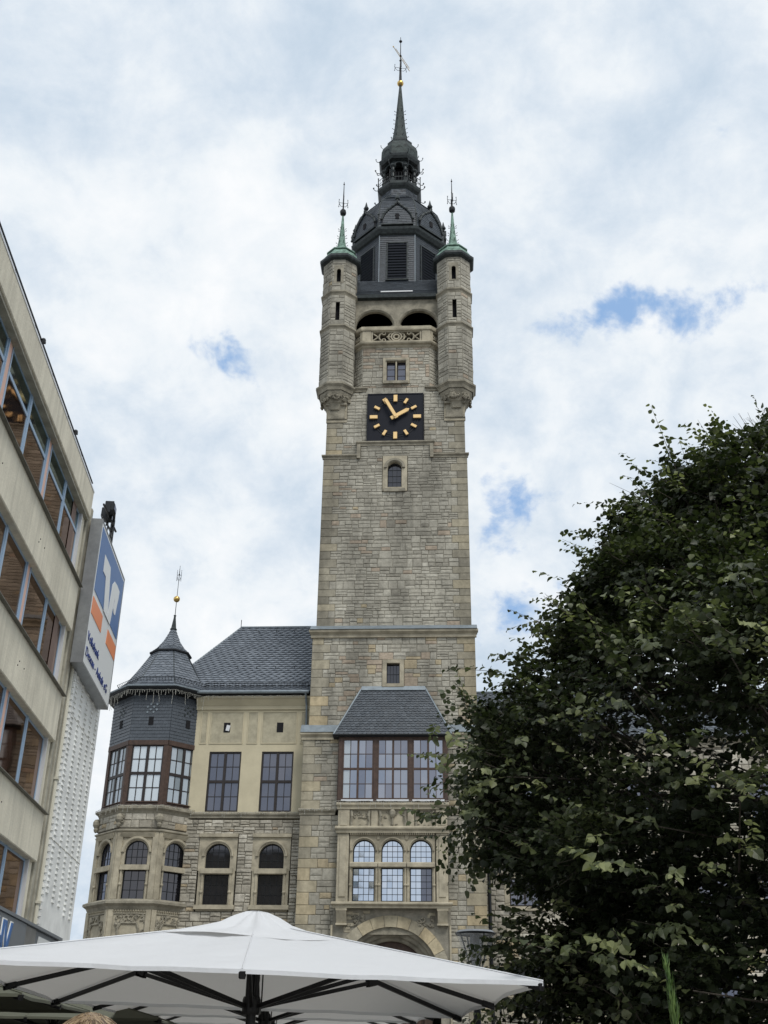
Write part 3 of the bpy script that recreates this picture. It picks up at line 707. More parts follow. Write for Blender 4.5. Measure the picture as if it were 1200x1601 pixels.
# square eaves skirt roof
CT = (XC-.04, 58.2)
ev = MB(); ev.rings(CT, [(44.2, 3.5), (44.25, 3.98), (44.45, 4.02), (44.55, 3.95)], 4, rot=-math.pi/4*3); ev.build('eaves_board', LEADD, tower)
sk = MB(); sk.rings(CT, [(44.5, 3.97), (45.15, 3.45), (46.5, 2.75)], 4, rot=-math.pi/4*3); sk.build('roof', SLATEB, tower)
for k in range(4):
    t = -math.pi/2+k*math.pi/2; nn = np.array([math.cos(t), math.sin(t), 0]); u = np.cross((0, 0, 1), nn)
    for (z0, h0, z1, h1) in ((44.5, 3.97, 45.15, 3.45), (45.15, 3.45, 46.5, 2.75)):
        v = np.array([0, 0, z1-z0])-nn*(h0-h1); L = np.linalg.norm(v)
        if k in (0, 1, 3): slates(Fr(np.array([CT[0], CT[1], z0])+nn*h0, u, v), 0, L, (-h0, h0), (-h1, h1), tsl, row=.17, wd=.28, t=(.1, .45))
fs_ = MB(); fs_.box(front(XC-.0, 54.32), -1.0, 1.0, 44.72, 44.8, -.02, .03); fs_.build('snow_guard_bar', FLASHW, tower)
# octagonal belfry drum with louvres
dr_ = MB(); dr_.rings(CT, [(44.9, 2.8), (50.3, 2.8)], 8, cap=False); dr_.build('belfry_drum', SLATEB, tower)
for k, FF in octframes(CT, 2.8):
    s_ = 2.8*math.tan(math.pi/8)
    slates(FF, 46.4 if abs(k) != 1 else 45.3, 50.3, (-s_, s_), (-s_, s_), tsl, row=.16, wd=.3, t=(.12, .42), ex=[(-.72, .72, 46.55, 49.55)])
    q = MB(); q.box(FF, -.7, -.62, 46.55, 49.6, 0, .08); q.box(FF, .62, .7, 46.55, 49.6, 0, .08); q.box(FF, -.7, .7, 49.55, 49.63, 0, .08); q.box(FF, -.74, .74, 46.48, 46.56, 0, .12)
    q.quad(FF.p(-.64, 46.55, .01), FF.p(.64, 46.55, .01), FF.p(.64, 49.55, .01), FF.p(-.64, 49.55, .01))
    lf = q.build('louvred_opening', LEADD, tower)
    for j in range(13):
        b = 46.62+j*.226; q = MB(); q.add([FF.p(-.62, b, .07), FF.p(.62, b, .07), FF.p(.62, b+.2, .015), FF.p(-.62, b+.2, .015), FF.p(-.62, b+.02, .075), FF.p(.62, b+.02, .075), FF.p(.62, b+.21, .02), FF.p(-.62, b+.21, .02)], [(0, 1, 2, 3), (4, 5, 6, 7), (0, 1, 5, 4), (2, 3, 7, 6)])
        q.build('slat', LOUV, lf)
    # corner strips
    q = MB(); q.tube(FF.p(s_, 45.4, .02), FF.p(s_, 50.3, .02), .035, n=5); q.build('corner_flashing', LEADM, tower)
# drum cornice and bell roof
dc = MB(); dc.rings(CT, [(50.2, 2.8), (50.3, 2.95), (50.55, 3.1), (50.7, 3.14), (50.85, 3.05)], 8); dc.build('belfry_cornice', LEADD, tower)
prof = [(50.85, 3.02), (51.7, 2.98), (52.6, 2.85), (53.36, 2.62), (53.9, 2.28), (54.3, 1.95), (54.65, 1.6), (54.9, 1.36), (55.1, 1.27)]
bd = MB(); bd.rings(CT, [(z, a-.02) for z, a in prof], 8); bd.build('bell_roof', SLATEB, tower)
for k in (-3, -2, -1, 0, 1, 2, 3):
    t = -math.pi/2+k*math.pi/4; nn = np.array([math.cos(t), math.sin(t), 0]); u = np.cross((0, 0, 1), nn); tg = math.tan(math.pi/8)
    for (z0, h0), (z1, h1) in zip(prof[:-1], prof[1:]):
        v = np.array([0, 0, z1-z0])-nn*(h0-h1); L = np.linalg.norm(v)
        slates(Fr(np.array([CT[0], CT[1], z0])+nn*h0, u, v), 0, L, (-h0*tg, h0*tg), (-h1*tg, h1*tg), tsl, row=.17, wd=.3, t=(.15, .6))
    hp = MB(); t2 = t+math.pi/8; kk = 1/math.cos(math.pi/8); d2 = np.array([math.cos(t2), math.sin(t2), 0])
    hp.path([np.array([CT[0], CT[1], z])+d2*(a*kk+.01) for z, a in prof], .045, 5); hp.build('hip_ridge', LEADD, tower)
# ogee gables on every face
for k, FF in octframes(CT, 3.07):
    gp = [(-1.02, 50.9), (1.02, 50.9), (1.0, 51.3), (.86, 51.75), (.6, 52.12), (.33, 52.38), (.12, 52.6), (0, 52.85), (-.12, 52.6), (-.33, 52.38), (-.6, 52.12), (-.86, 51.75), (-1.0, 51.3)]
    q = MB(); n_ = len(gp); q.add([FF.p(a, b, .04) for a, b in gp]+[FF.p(a, b, -.75) for a, b in gp], [tuple(range(n_))]+[(i, (i+1) % n_, n_+(i+1) % n_, n_+i) for i in range(n_)])
    ga = q.build('gable', SLATEB, tower)
    for j in range(12):
        b0 = 50.95+j*.15; f_ = lambda z: np.interp(z, [50.9, 51.3, 51.75, 52.12, 52.38, 52.6, 52.85], [1.02, 1.0, .86, .6, .33, .12, 0])
        hwj = f_(b0+.12)-.06
        if hwj > .12: slates(FF.at(0, 0, .04), b0, b0+.15, (-hwj, hwj), (-hwj, hwj), tsl, row=.15, wd=.3, t=(.3, .6), ex=[(-.13, .13, 51.35, 51.75)])
    q = MB(); q.path([FF.p(a*1.04, b+.02, .08) for a, b in gp[2:]], .075, 6)
    for a, b in gp[2:]: q.ball(FF.p(a*1.06, b+.04, .1), .09, 6)
    q.box(FF, -1.06, 1.06, 50.86, 50.95, -.1, .12); q.build('gable_rim', LEADD, ga)
    q = MB(); q.box(FF, -.12, .12, 51.36, 51.78, .03, .1); q.build('gable_light', VOID, ga)
    q = MB(); q.rings(FF.p(0, 0, -.03)[:2], [(52.8, .06), (53.05, .03), (53.12, .14), (53.22, .16), (53.4, .08), (53.75, .015)], 6); q.build('pinnacle', LEADD, ga)
    q = MB(); t2 = FF.p(1.27, 0, -.02); q.tube((t2[0], t2[1], 50.8), (t2[0], t2[1], 51.8), .03, n=5); q.ball((t2[0], t2[1], 51.85), .07, 8); q.build('ball_finial', LEADD, ga)
# neck drum, gallery, lantern
nk = MB(); nk.rings(CT, [(55.0, 1.24), (56.2, 1.2)], 8, cap=False); nk.build('neck_drum', SLATEB, tower)
for k, FF in octframes(CT, 1.23):
    s_ = 1.23*math.tan(math.pi/8); slates(FF, 55.05, 55.95, (-s_, s_), (-s_, s_), tsl, row=.15, wd=.26)
gl = MB(); gl.rings(CT, [(55.75, 1.25), (55.95, 1.42), (56.1, 1.5), (56.3, 1.52), (56.34, 1.4)], 8); gallery = gl.build('gallery', LEADD, tower)
for k in range(8):
    t = -math.pi/2+math.pi/8+k*math.pi/4; t1 = t+math.pi/4; a = 1.47/math.cos(math.pi/8)
    P = lambda t_, z, a_=a: np.array([CT[0]+a_*math.cos(t_), CT[1]+a_*math.sin(t_), z])
    q = MB(); q.tube(P(t, 56.3), P(t, 57.25), .035, n=5); q.ball(P(t, 57.32), .055, 8); q.tube(P(t, 57.1), P(t1, 57.1), .025, n=4); q.tube(P(t, 56.75), P(t1, 56.75), .018, n=4)
    for j in range(1, 6): q.tube(P(t, 56.3)*(1-j/6)+P(t1, 56.3)*j/6, P(t, 57.1)*(1-j/6)+P(t1, 57.1)*j/6, .012, n=3)
    q.build('railing', IRON, gallery)
    q = MB(); q.path([P(t, 56.2), P(t, 56.15, a+.2), P(t, 56.25, a+.33)], .03, 4); q.ball(P(t, 56.33, a+.34), .06, 6, sz=1.3); q.build('crocket', LEADD, gallery)
    # columns and arches of the lantern
    ac = 1.04/math.cos(math.pi/8)
    q = MB(); q.tube(P(t, 56.3, ac), P(t, 58.0, ac), .11, n=8); q.rings(P(t, 0, ac)[:2], [(57.5, .12), (57.6, .17), (57.66, .13)], 8); q.rings(P(t, 0, ac)[:2], [(57.95, .12), (58.05, .2), (58.15, .22)], 8); q.rings(P(t, 0, ac)[:2], [(56.3, .18), (56.9, .16), (56.95, .2), (57.0, .13)], 8); q.build('lantern_column', LEADD, tower)
for k, FF in octframes(CT, 1.06, ks=range(-4, 4)):
    q = MB(); q.archpanel(FF, -.46, .46, 57.9, 58.65, 0, .3, 57.9, 58.1, -.12, 0); q.archring(FF, 0, 58.1, .28, .36, -.02, .05); q.box(FF, -.45, .45, 56.55, 56.65, -.05, 0); q.box(FF, -.45, .45, 57.05, 57.13, -.05, .02); q.build('lantern_arch', LEADD, tower)
q = MB(); q.rings(CT, [(56.3, .35), (58.7, .35)], 8); q.build('bell_frame', VOID, tower)
q = MB(); q.rings(CT, [(58.55, 1.1), (58.6, 1.3), (58.78, 1.4), (58.95, 1.45), (59.05, 1.38)], 8); q.build('lantern_cornice', LEADD, tower)
for k in range(8):
    t = -math.pi/2+math.pi/8+k*math.pi/4; P = lambda a_, z: np.array([CT[0]+a_*math.cos(t), CT[1]+a_*math.sin(t), z])
    q = MB(); q.path([P(1.5, 58.9), P(1.72, 58.88), P(1.8, 59.0)], .028, 4); q.ball(P(1.8, 59.08), .045, 6); q.path([P(1.3, 60.3), P(1.42, 60.38), P(1.45, 60.5)], .022, 4); q.ball(P(1.45, 60.55), .035, 6); q.path([P(1.35, 57.9), P(1.7, 57.8), P(1.82, 57.95)], .03, 4); q.ball(P(1.82, 58.02), .06, 6); q.build('crocket', LEADD, tower)
q = MB(); q.rings(CT, [(59.05, 1.3), (59.35, 1.3), (59.9, 1.28), (60.3, 1.18), (60.6, .98), (60.72, .84)], 8)
for k, FF in octframes(CT, 1.27): q.archring(FF, 0, 59.45, .28, .34, -.05, .03); q.box(FF, -.5, .5, 59.05, 59.12, -.05, .05)
q.build('onion_cap', COPD, tower)
q = MB(); q.rings(CT, [(60.7, .72), (60.78, .86), (60.95, .88), (61.0, .7)], 8); q.build('spire_collar', LEADD, tower)
q = MB(); q.rings(CT, [(61.0, .64), (61.5, .54), (62.6, .40), (63.9, .30), (64.8, .24), (67.0, .085)], 8); q.build('spire', COPD, tower)
for j, z in enumerate((61.6, 62.5, 63.4, 64.3)):
    a = np.interp(z, [61, 61.5, 62.6, 63.9, 64.8], [.64, .54, .4, .3, .24])
    for k in range(8):
        t = math.pi/8+k*math.pi/4; P = lambda r_, dz: np.array([CT[0]+r_*math.cos(t), CT[1]+r_*math.sin(t), z+dz])
        q = MB(); q.tube(P(a, 0), P(a+.14, .02), .02, n=4); q.ball(P(a+.16, .06), .04, 5); q.build('crocket', COPD, tower)
def scrolls(mb, c, z, r_, k=4, th=.018):
    for i in range(k):
        t = i*2*math.pi/k+.2; P = lambda a, dz: np.array([c[0]+a*math.cos(t), c[1]+a*math.sin(t), z+dz])
        mb.path([P(0, -.28), P(r_*.5, -.3), P(r_*.85, -.12), P(r_, .05), P(r_*.95, .25)], th, 4); mb.path([P(0, .0), P(r_, .02)], th, 4); mb.path([P(r_*.9, 0), P(r_*1.0, -.3)], th, 4)
        mb.ball(P(r_*.95, .3), th*2.2, 5); mb.ball(P(r_, -.34), th*2.2, 5)
fin = MB(); fin.rings(CT, [(67.0, .08), (67.3, .1), (67.6, .1), (70.0, .035), (72.4, .02)], 6); fin.ball((CT[0], CT[1], 71.95), .13, 8, sz=.8); fin.ball((CT[0], CT[1], 70.35), .1, 8); fin.ball((CT[0], CT[1], 69.85), .1, 8); fin.ball((CT[0], CT[1], 69.0), .1, 8, sz=1.4)
scrolls(fin, CT, 69.05, .45); finial = fin.build('spire_finial', IRON, tower)
q = MB(); q.ball((CT[0], CT[1], 67.4), .245, 16); q.build('gilded_ball', GOLD, finial, smooth=True)
q = MB(); vd = np.array([.5, .86, -.1]); vd /= np.linalg.norm(vd); B0 = np.array([CT[0], CT[1], 70.1])
q.tube(B0-vd*1.0+np.array([0, 0, .15]), B0+vd*1.3, .022, n=5); q.tube(B0+np.array([0, 0, .3])-vd*.7, B0+np.array([0, 0, .3])+vd*1.25, .018, n=5)
for j in range(5): q.path([B0+vd*(.3+j*.2), B0+vd*(.4+j*.2)+np.array([0, 0, .15]), B0+vd*(.5+j*.2)+np.array([0, 0, .3])], .014, 4)
q.ball(B0-vd*1.02+np.array([0, 0, .15]), .06, 6); q.build('weather_vane', GOLD, finial)

# corner turrets
def turret(sx, bz):
    c = (XC+sx*3.57, 54.45)
    cm = MB(); cm.rings(c, [(35.9, .5), (36.25, .62), (36.3, .68), (36.85, .92), (36.95, .95)], 8)
    FT = front(XC, 54.2); ea, eb = (-4.08, -2.86) if sx < 0 else (2.86, 4.08)
    cm.bevel(FT, ea+.1, eb-.12, 35.3, 36.2, -.1, .16, .02); cm.wedge(FT, ea+.02, eb, 35.15, 35.32, -.1, .14, .02); cm.bevel(FT, ea, eb-.02, 36.18, 36.32, -.1, .3, .02)
    root = cm.build('corner_turret', ASHD, tower, label='corner turret with stained stone bands and a patchy green copper spirelet on the %s of the clock stage' % ('west corner' if sx < 0 else 'east corner'))
    for z_, p_, h_ in ((37.42, .17, .45), (41.62, .12, .3), (44.2, .12, .34)): q = MB(); octledge(q, c, z_, 1.0, p_, h_); q.build('string_course', ASHD, root)
    q = MB()
    for k, FF in octframes(c, .86, ks=(-2, -1, 0, 1, 2)): carve(q, FF, -.32, .32, 36.42, 36.88, -.02, 6, (.09, .15), seed=k+7+int(sx))
    q.build('carved_capital', ASHD, root)
    cr_ = MB()
    for k, FF in octframes(c, 1.0, ks=(-2, -1, 0, 1, 2)):
        h_ = 1.0*math.tan(math.pi/8); ex = []
        if k == 0:
            ex = [(-.12+sx*.0, .12, 42.0, 43.35), (-.14, .14, 44.9, 45.95)]
        masonry(FF, -h_, h_, 37.45, 41.35, (tst, tqu), cr_, tf=tintf(.15, .7, .0, .03, .12), par=root, cw=(.4, .85), band=(.42, .56), split=(.3, .7), gap=.022, d=.035)
        masonry(FF, -h_, h_, 41.65, 43.9, (tst, tqu), cr_, ex=ex, tf=tintf(.2, .75, .0, .02, .12), par=root, cw=(.4, .85), split=(.4, .6), gap=.022, d=.035)
        masonry(FF, -h_, h_, 44.25, 46.7, (tst, tqu), cr_, ex=ex, tf=tintf(.2, .75, .02, .02, .12), par=root, cw=(.4, .85), split=(.5, .5), gap=.022, d=.035)
        if k == 0:
            for e_ in ex: recess(void, FF, *e_, .3)
            q = MB(); q.archpanel(FF, -.3, .3, 44.8, 46.2, 0, .13, 44.9, 45.8, -.05, .05); q.build('slit_surround', ASHD, root)
    cr_.rings(c, [(37.4, .6), (46.75, .6)], 8); cr_.rings(c, [(36.8, .9), (37.46, .985)], 8); cr_.build('turret_wall', MORTAR, root)
    q = MB(); q.rings(c, [(46.62, 1.0), (46.72, 1.22), (46.82, 1.28), (46.98, 1.28), (47.05, 1.2)], 8); q.build('turret_eaves', LEADD, root)
    q = MB(); q.rings(c, [(47.0, 1.15), (47.35, 1.02), (47.62, .86), (47.72, .8), (47.74, .9), (47.8, .9), (47.82, .5)], 8); q.build('turret_roof', COPD if False else COPPER, root)
    q = MB(); q.rings(c, [(47.8, .48), (48.05, .38), (48.5, .28), (49.2, .19), (50.1, .12), (51.2, .05)], 8); q.build('spirelet', COPPER, root)
    for j, z in enumerate((48.7, 49.3, 49.9)):
        a = np.interp(z, [47.8, 48.05, 48.5, 49.2, 50.1], [.48, .38, .28, .19, .12]); q = MB()
        for k in range(8):
            t = math.pi/8+k*math.pi/4; q.tube((c[0]+a*math.cos(t), c[1]+a*math.sin(t), z), (c[0]+(a+.12)*math.cos(t), c[1]+(a+.12)*math.sin(t), z+.05), .016, n=4); q.ball((c[0]+(a+.13)*math.cos(t), c[1]+(a+.13)*math.sin(t), z+.08), .035, 5)
            q.ball((c[0]+a*.96*math.cos(t+.39), c[1]+a*.96*math.sin(t+.39), z-.2), .035, 5)
        q.build('crocket', COPD, root)
    q = MB(); q.rings(c, [(51.15, .06), (51.3, .18), (51.45, .2), (51.6, .17), (51.75, .05), (54.1, .018)], 8); scrolls(q, c, 52.25, .3); q.ball((c[0], c[1], 53.9), .06, 6); q.ball((c[0], c[1], 52.9), .05, 6); q.build('turret_finial', IRON, root)
turret(-1, 0); turret(1, 0)

# ---- projecting bay over the portal
bayF = front(XC+.04, 53.35)
bw = MB(); bw.box(bayF, -2.62, 2.66, 7.0, 12.95, -.6, -.42)          # backing
# pilasters, frieze, ledges
bs = MB()
for a0, a1 in ((-2.62, -2.06), (2.10, 2.66)):
    bs.bevel(bayF, a0, a1, 8.35, 11.55, -.5, 0, .02); bs.bevel(bayF, a0+.12, a1-.12, 8.6, 11.3, -.1, .04, .02); bs.bevel(bayF, a0, a1, 11.75, 12.65, -.5, .02, .02); bs.bevel(bayF, a0+.1, a1-.1, 11.85, 12.5, -.1, .05, .02)
    bs.box(bayF, a0+.02, a1-.02, 8.0, 8.25, -.5, .08); bs.wedge(bayF, a0+.05, a1-.05, 7.45, 8.0, -.5, .1, -.15); bs.box(bayF, a0+.02, a1-.02, 7.38, 7.46, -.5, -.08)
for x in (-.86, .9): bs.bevel(bayF, x-.16, x+.16, 11.78, 12.62, -.5, .0, .02)
ledge(bs, bayF, -2.66, 2.70, 11.78, .17, .26); ledge(bs, bayF, -2.64, 2.68, 12.9, .14, .26); ledge(bs, bayF, -2.72, 2.76, 8.33, .2, .22)
bs.box(bayF, -2.6, 2.64, 11.7, 12.7, -.5, -.1)
for i in range(40): bs.box(bayF, -2.0+i*.102, -1.955+i*.102, 11.44, 11.52, -.1, .05)
bay = bs.build('projecting_bay', ASHP, tower)
q = MB()
for x0, x1, sd_ in ((-1.98, -1.1, 1), (-.6, .66, 2), (1.14, 2.0, 3)):
    carve(q, bayF, x0, x1, 12.25, 12.6, -.08, 10, (.05, .1), sd_); carve(q, bayF, x0, x1, 11.82, 11.95, -.08, 5, (.04, .06), sd_+9)
    for e_ in (x0, x1): q.path([bayF.p(e_, 12.6, -.06), bayF.p(e_*.9+(x0+x1)*.05, 12.3, -.02), bayF.p(e_, 12.05, -.06), bayF.p(e_*.94+(x0+x1)*.03, 11.85, -.05)], .07, 6)
q.ball(bayF.p(.02, 12.45, 0), .16, 10, sz=1.4); q.path([bayF.p(.02, 12.3, 0), bayF.p(.02, 11.9, 0)], .05, 5); q.build('carved_frieze', ASHD, bay)
for i, x in enumerate((-1.36, .0, 1.36)):
    a = x+.02
    q = MB(); q.archpanel(bayF, a-.68, a+.68, 10.12, 11.5, a, .53, 10.16, 10.71, -.45, -.12); q.archring(bayF, a, 10.71, .56, .64, -.15, -.03, nose=.03); q.archring(bayF, a, 10.71, .53, .56, -.2, -.09)
    q.archpanel(bayF, a-.68, a+.68, 8.33, 10.12, a, .53, 8.42, 9.95, -.45, -.12, arch=False); q.box(bayF, a-.66, a+.66, 9.97, 10.13, -.15, .02); q.wedge(bayF, a-.66, a+.66, 10.13, 10.2, -.2, -.12, .02)
    q.build('window_surround', ASHP, bay)
    q = MB()
    for s_ in (-1, 1): q.tube(bayF.p(a+s_*.62, 8.4, -.1), bayF.p(a+s_*.62, 9.1, -.1), .055, n=6); q.ball(bayF.p(a+s_*.62, 9.15, -.08), .08, 8); q.tube(bayF.p(a+s_*.62, 9.2, -.1), bayF.p(a+s_*.62, 9.95, -.1), .05, n=6)
    q.build('colonnette', ASHP, bay)
    window(tower, bayF.at(a, 10.16, -.3), 1.06, 1.08, 1, 4, 1, 4, bt=.05, pt=.022, gm=GBLU, fm=IRON, arch=True, jit=.012)
    window(tower, bayF.at(a, 8.42, -.3), 1.06, 1.53, 1, 4, 1, 5, bt=.05, pt=.022, gfun=(lambda i_, j_: GBLU) if i < 2 else (lambda i_, j_: GMID if i_ > 1 else GBLU), fm=IRON, jit=.012)
for s_ in (-1, 1):
    for z in (11.35,): 
        q = MB(); q.ball(bayF.p(s_*.68+.02, z, -.1), .1, 8, sz=1.6, sy=.5); q.build('drop_ornament', ASHP, bay)
# timber window storey
TW = front(XC+.04, 53.42)
q = MB(); q.box(TW, -2.68, 2.72, 13.0, 13.1, -.5, .1); q.box(TW, -2.68, 2.72, 16.12, 16.3, -.5, .06)
for x in (-2.68, -.93, .79, 2.54): q.box(TW, x, x+.18 if x > -2.6 else x+.18, 13.1, 16.12, -.5, .05)
for x in (-2.68, 2.6): q.box(TW, x, x+.1, 13.05, 16.2, -.5, .02)
for s_ in (-2.68, 2.68): q.box(TW, s_-.04, s_+.04, 13.05, 16.2, -.55, -.05)
timber = q.build('timber_storey', WOODB, tower)
void.quad(TW.p(-2.6, 13.1, -.45), TW.p(2.6, 13.1, -.45), TW.p(2.6, 16.1, -.45), TW.p(-2.6, 16.1, -.45))
for i, x in enumerate((-1.715, .02, 1.755)):
    window(tower, TW.at(x, 13.12, -.02), 1.56, 3.0, 2, 2, 2, 2, bt=.075, mt_=.1, pt=.035, fm=WOODB, gfun=(lambda i_, j_: GCUR if i_ == 0 else random.choice((GBAY, GBA2))) if i == 0 else (lambda i_, j_: random.choice((GBAY, GBAY, GBA2))))
    q = MB(); q.box(TW, x-.78, x+.78, 13.02, 13.1, .0, .16); q.build('sill', FLASHW, timber)
# hipped slate roof of the bay
RF0 = np.array([XC+.02, 53.22, 16.28])
P = [(-2.9, 53.22, 16.3), (2.95, 53.22, 16.3), (1.62, 54.02, 18.95), (-1.58, 54.02, 18.95)]
q = MB(); q.quad(*[(XC+x, y+.02, z) for x, y, z in P]); q.quad((XC-2.9, 53.22, 16.3), (XC-1.58, 54.02, 18.95), (XC-2.9, 54.02, 16.3)); q.quad((XC+2.95, 53.22, 16.3), (XC+1.62, 54.02, 18.95), (XC+2.95, 54.02, 16.3))
q.box(front(XC, 53.22), -2.95, 2.98, 16.2, 16.3, -.75, .03); broof = q.build('bay_roof', SLATEB, tower)
vv = np.array([0, .8, 2.65]); L = np.linalg.norm(vv)
slates(Fr((XC, 53.22, 16.3), (1, 0, 0), vv), .0, L-.12, (-2.9, 2.95), (-1.65, 1.69), tsl, row=.15, wd=.23, kind='scale', t=(.3, .62), th=.03)
q = MB(); q.path([(XC-2.92, 53.2, 16.3), (XC-1.6, 54.0, 18.95)], .05, 6); q.path([(XC+2.97, 53.2, 16.3), (XC+1.64, 54.0, 18.95)], .05, 6); q.wedge(front(XC, 54.0), -1.62, 1.66, 18.8, 19.02, -.1, .04, .1); q.build('hip_flashing', LEADM, broof)
q = MB(); q.tube((XC-2.95, 53.18, 16.27), (XC+3.0, 53.18, 16.27), .05, n=8); q.build('gutter', IRON, broof)
# portal arch below the bay
PF = front(XC, 53.72)
q = MB(); q.archpanel(PF, -2.72, 2.8, 0, 7.42+.9, -.0, 2.3, 0, 5.05, -.6, 0); portal = q.build('portal_wall', MORTAR, tower)
pst, pq_ = Items(), Items()
def ringstones(F_, a, b, r0, r1, n, d, t0=0, t1=math.pi):
    for i in range(n):
        th0, th1 = t0+(t1-t0)*i/n+.004, t0+(t1-t0)*(i+1)/n-.004; q = MB(); P = []
        for c in (0, d):
            for r_ in (r0, r1):
                for t_ in (th0, (th0+th1)/2, th1): P.append(F_.p(a+r_*math.cos(t_), b+r_*math.sin(t_), c))
        q.add(P, [(6, 7, 10, 9), (7, 8, 11, 10), (0, 1, 7, 6), (1, 2, 8, 7), (3, 4, 10, 9), (4, 5, 11, 10), (0, 6, 9, 3), (2, 5, 11, 8)]); q.t = [random.uniform(.25, .95)]*len(q.f)
        q.build('voussoir', ASHLAR, portal, tint=True)
ringstones(PF, 0, 5.05, 2.28, 2.78, 13, .06)
for k_, (r0, y) in enumerate(((2.1, .12), (1.9, .3), (1.72, .5))): 
    q = MB(); q.archring(PF.at(0, 5.05, -y), 0, 0, r0, r0+.25, -.25, 0, nose=.06, n=24); q.build('arch_moulding', ASHD, portal)
spx = MB()
# spandrel rubble and carved leaves
for i in range(60):
    a = random.uniform(-2.1, 2.1); b = random.uniform(5.6, 8.0)
    if math.hypot(a, b-5.05) < 2.9 or abs(a) > 2.15: continue
    spx.bevel(PF, a-.16, a+.16, b-.07, b+.07, 0, random.uniform(.02, .05), .015)
spx.build('spandrel_stone', ASHP, portal, kind='stuff')
for s_ in (-1, 1):
    q = MB(); carve(q, PF, *sorted((s_*1.25, s_*2.0)), 7.35, 7.85, .04, 10, (.05, .09), 3+s_); q.build('carved_spandrel', ASHD, portal)
    q = MB(); q.tube(PF.p(s_*2.76, 0, .05), PF.p(s_*2.76, 7.4, .05), .05, n=8); q.build('corner_roll', ASHP, portal)
q = MB(); q.archpanel(PF.at(0, 0, -.75), -1.9, 1.9, 0, 6.9, 0, 1.55, 0, 4.9, -.1, 0)
q.build('portal_frame', WOODB, portal)
window(portal, PF.at(0, 4.0, -.9), 3.1, 2.45, 1, 8, 1, 5, bt=.06, pt=.035, gm=GDRK, fm=IRON, arch=True)
q = MB(); q.box(PF.at(0, 0, -.95), -1.55, 1.55, 0.02, 4.0, -.1, 0)
for x in (-1.1, -.37, .37, 1.1): q.bevel(PF.at(0, 0, -.95), x-.3, x+.3, .3, 3.7, 0, .05, .03)
q.build('door', WOODB, portal)

core.build('wall', MORTAR, tower); trim.build('stone_trim', ASHP, tower); trimd.build('string_course', ASHD, tower); void.build('opening', VOID, tower); lead.build('lead_flashing', LEADM, tower); bw.build('bay_backing', ASHD, tower)
tst.emit(tower, 'stone', STONE, 300); tqu.emit(tower, 'quoin', ASHLAR, 200); tsl.emit(tower, 'slate', SLATE, 300)

# ================================================================ TOWN HALL, LEFT WING WITH CORNER ORIEL
wing = thing('town_hall_wing', (-10, 57, 0), 'cream plaster and rubble stone wing with slate roof and corner oriel beside the tower', 'building')
wst, wqu, wsl = Items(), Items(), Items()
core = MB(); trim = Sep(); trimd = Sep(); void = MB()
WF = Fr((0, 55, 0), (1, 0, 0))
XL, XR = -12.95, -6.7
exW = [(-12.2, -10.25, 8.1, 11.75), (-9.5, -7.6, 8.1, 11.75)]
pale = lambda a, b: tintf(.2, .82, .03, .03, .06)(a, b)
masonry(WF, XL, XR, 0, 12.45, (wst, wqu), core, ex=exW, tf=pale, cw=(.3, .62), band=(.36, .48), split=(.12, .6), d=.06)
for k, xc in enumerate((-11.22, -8.56)):
    q = MB(); q.archpanel(WF, xc-.96, xc+.93, 10.0, 11.74, xc, .62, 10.1, 10.68, -.3, .05); q.archpanel(WF, xc-.9, xc+.9, 8.12, 10.0, xc, .62, 8.42, 9.84, -.3, .05, arch=False)
    q.archring(WF, xc, 10.68, .66, .78, .04, .14, nose=.05); q.archring(WF, xc, 10.68, .62, .66, -.1, .07); q.box(WF, xc-.98, xc+.96, 11.6, 11.76, .03, .16)
    q.box(WF, xc-.8, xc+.8, 9.86, 10.1, -.2, .16); q.box(WF, xc-.98, xc+.98, 8.2, 8.4, .0, .2)
    for s_ in (-1, 1): q.tube(WF.p(xc+s_*.7, 8.4, .06), WF.p(xc+s_*.7, 9.85, .06), .05, n=6); q.ball(WF.p(xc+s_*.7, 9.0, .08), .09, 8)
    q.build('window_surround', ASHP, wing)
    window(wing, WF.at(xc, 10.08, -.18), 1.24, 1.22, 1, 4, 1, 3, bt=.05, pt=.025, gm=GDRK, fm=IRON, arch=True)
    window(wing, WF.at(xc, 8.4, -.18), 1.24, 1.45, 1, 4, 1, 3, bt=.05, pt=.02, gm=GDRK, fm=IRON)
ledge(trimd, WF, XL, XR, 12.75, .12, .22)
# plastered upper storey
ex2 = [(-12.08, -10.42, 12.85, 15.9), (-9.36, -7.72, 12.85, 15.9)]
pl = MB(); brs = [12.75, 12.85, 15.9, 16.3, 18.05, 18.9]
for b0, b1 in zip(brs[:-1], brs[1:]):
    for a0, a1 in free(XL, XR, ex2, b0, b1): pl.box(WF, a0, a1, b0, b1, -.25, .0)
for a0, a1, b0, b1 in ex2:
    pl.box(WF, a0-.1, a0, b0, b1, -.25, .002)
pl.box(WF, XL, XR, 18.1, 18.3, 0, .08); pl.wedge(WF, XL, XR, 18.3, 18.62, 0, .34, .1); pl.box(WF, XL, XR, 18.62, 18.74, 0, .38)
pl.build('plastered_wall', PLAST, wing)
for a0, a1 in ((-12.62, -12.34), (-12.12, -10.46), (-10.16, -9.68), (-9.42, -7.66), (-7.38, -7.05)):
    q = MB(); q.box(WF, a0, a1, 16.34, 17.96, -.01, .006); q.build('sunk_panel', PLASTG, wing)
    q = MB()
    for c_ in ((a0-.04, a1+.04, 17.96, 18.0), (a0-.04, a1+.04, 16.3, 16.34), (a0-.04, a0, 16.34, 17.96), (a1, a1+.04, 16.34, 17.96)): q.box(WF, *c_, 0, .035)
    q.build('panel_moulding', PLAST, wing)
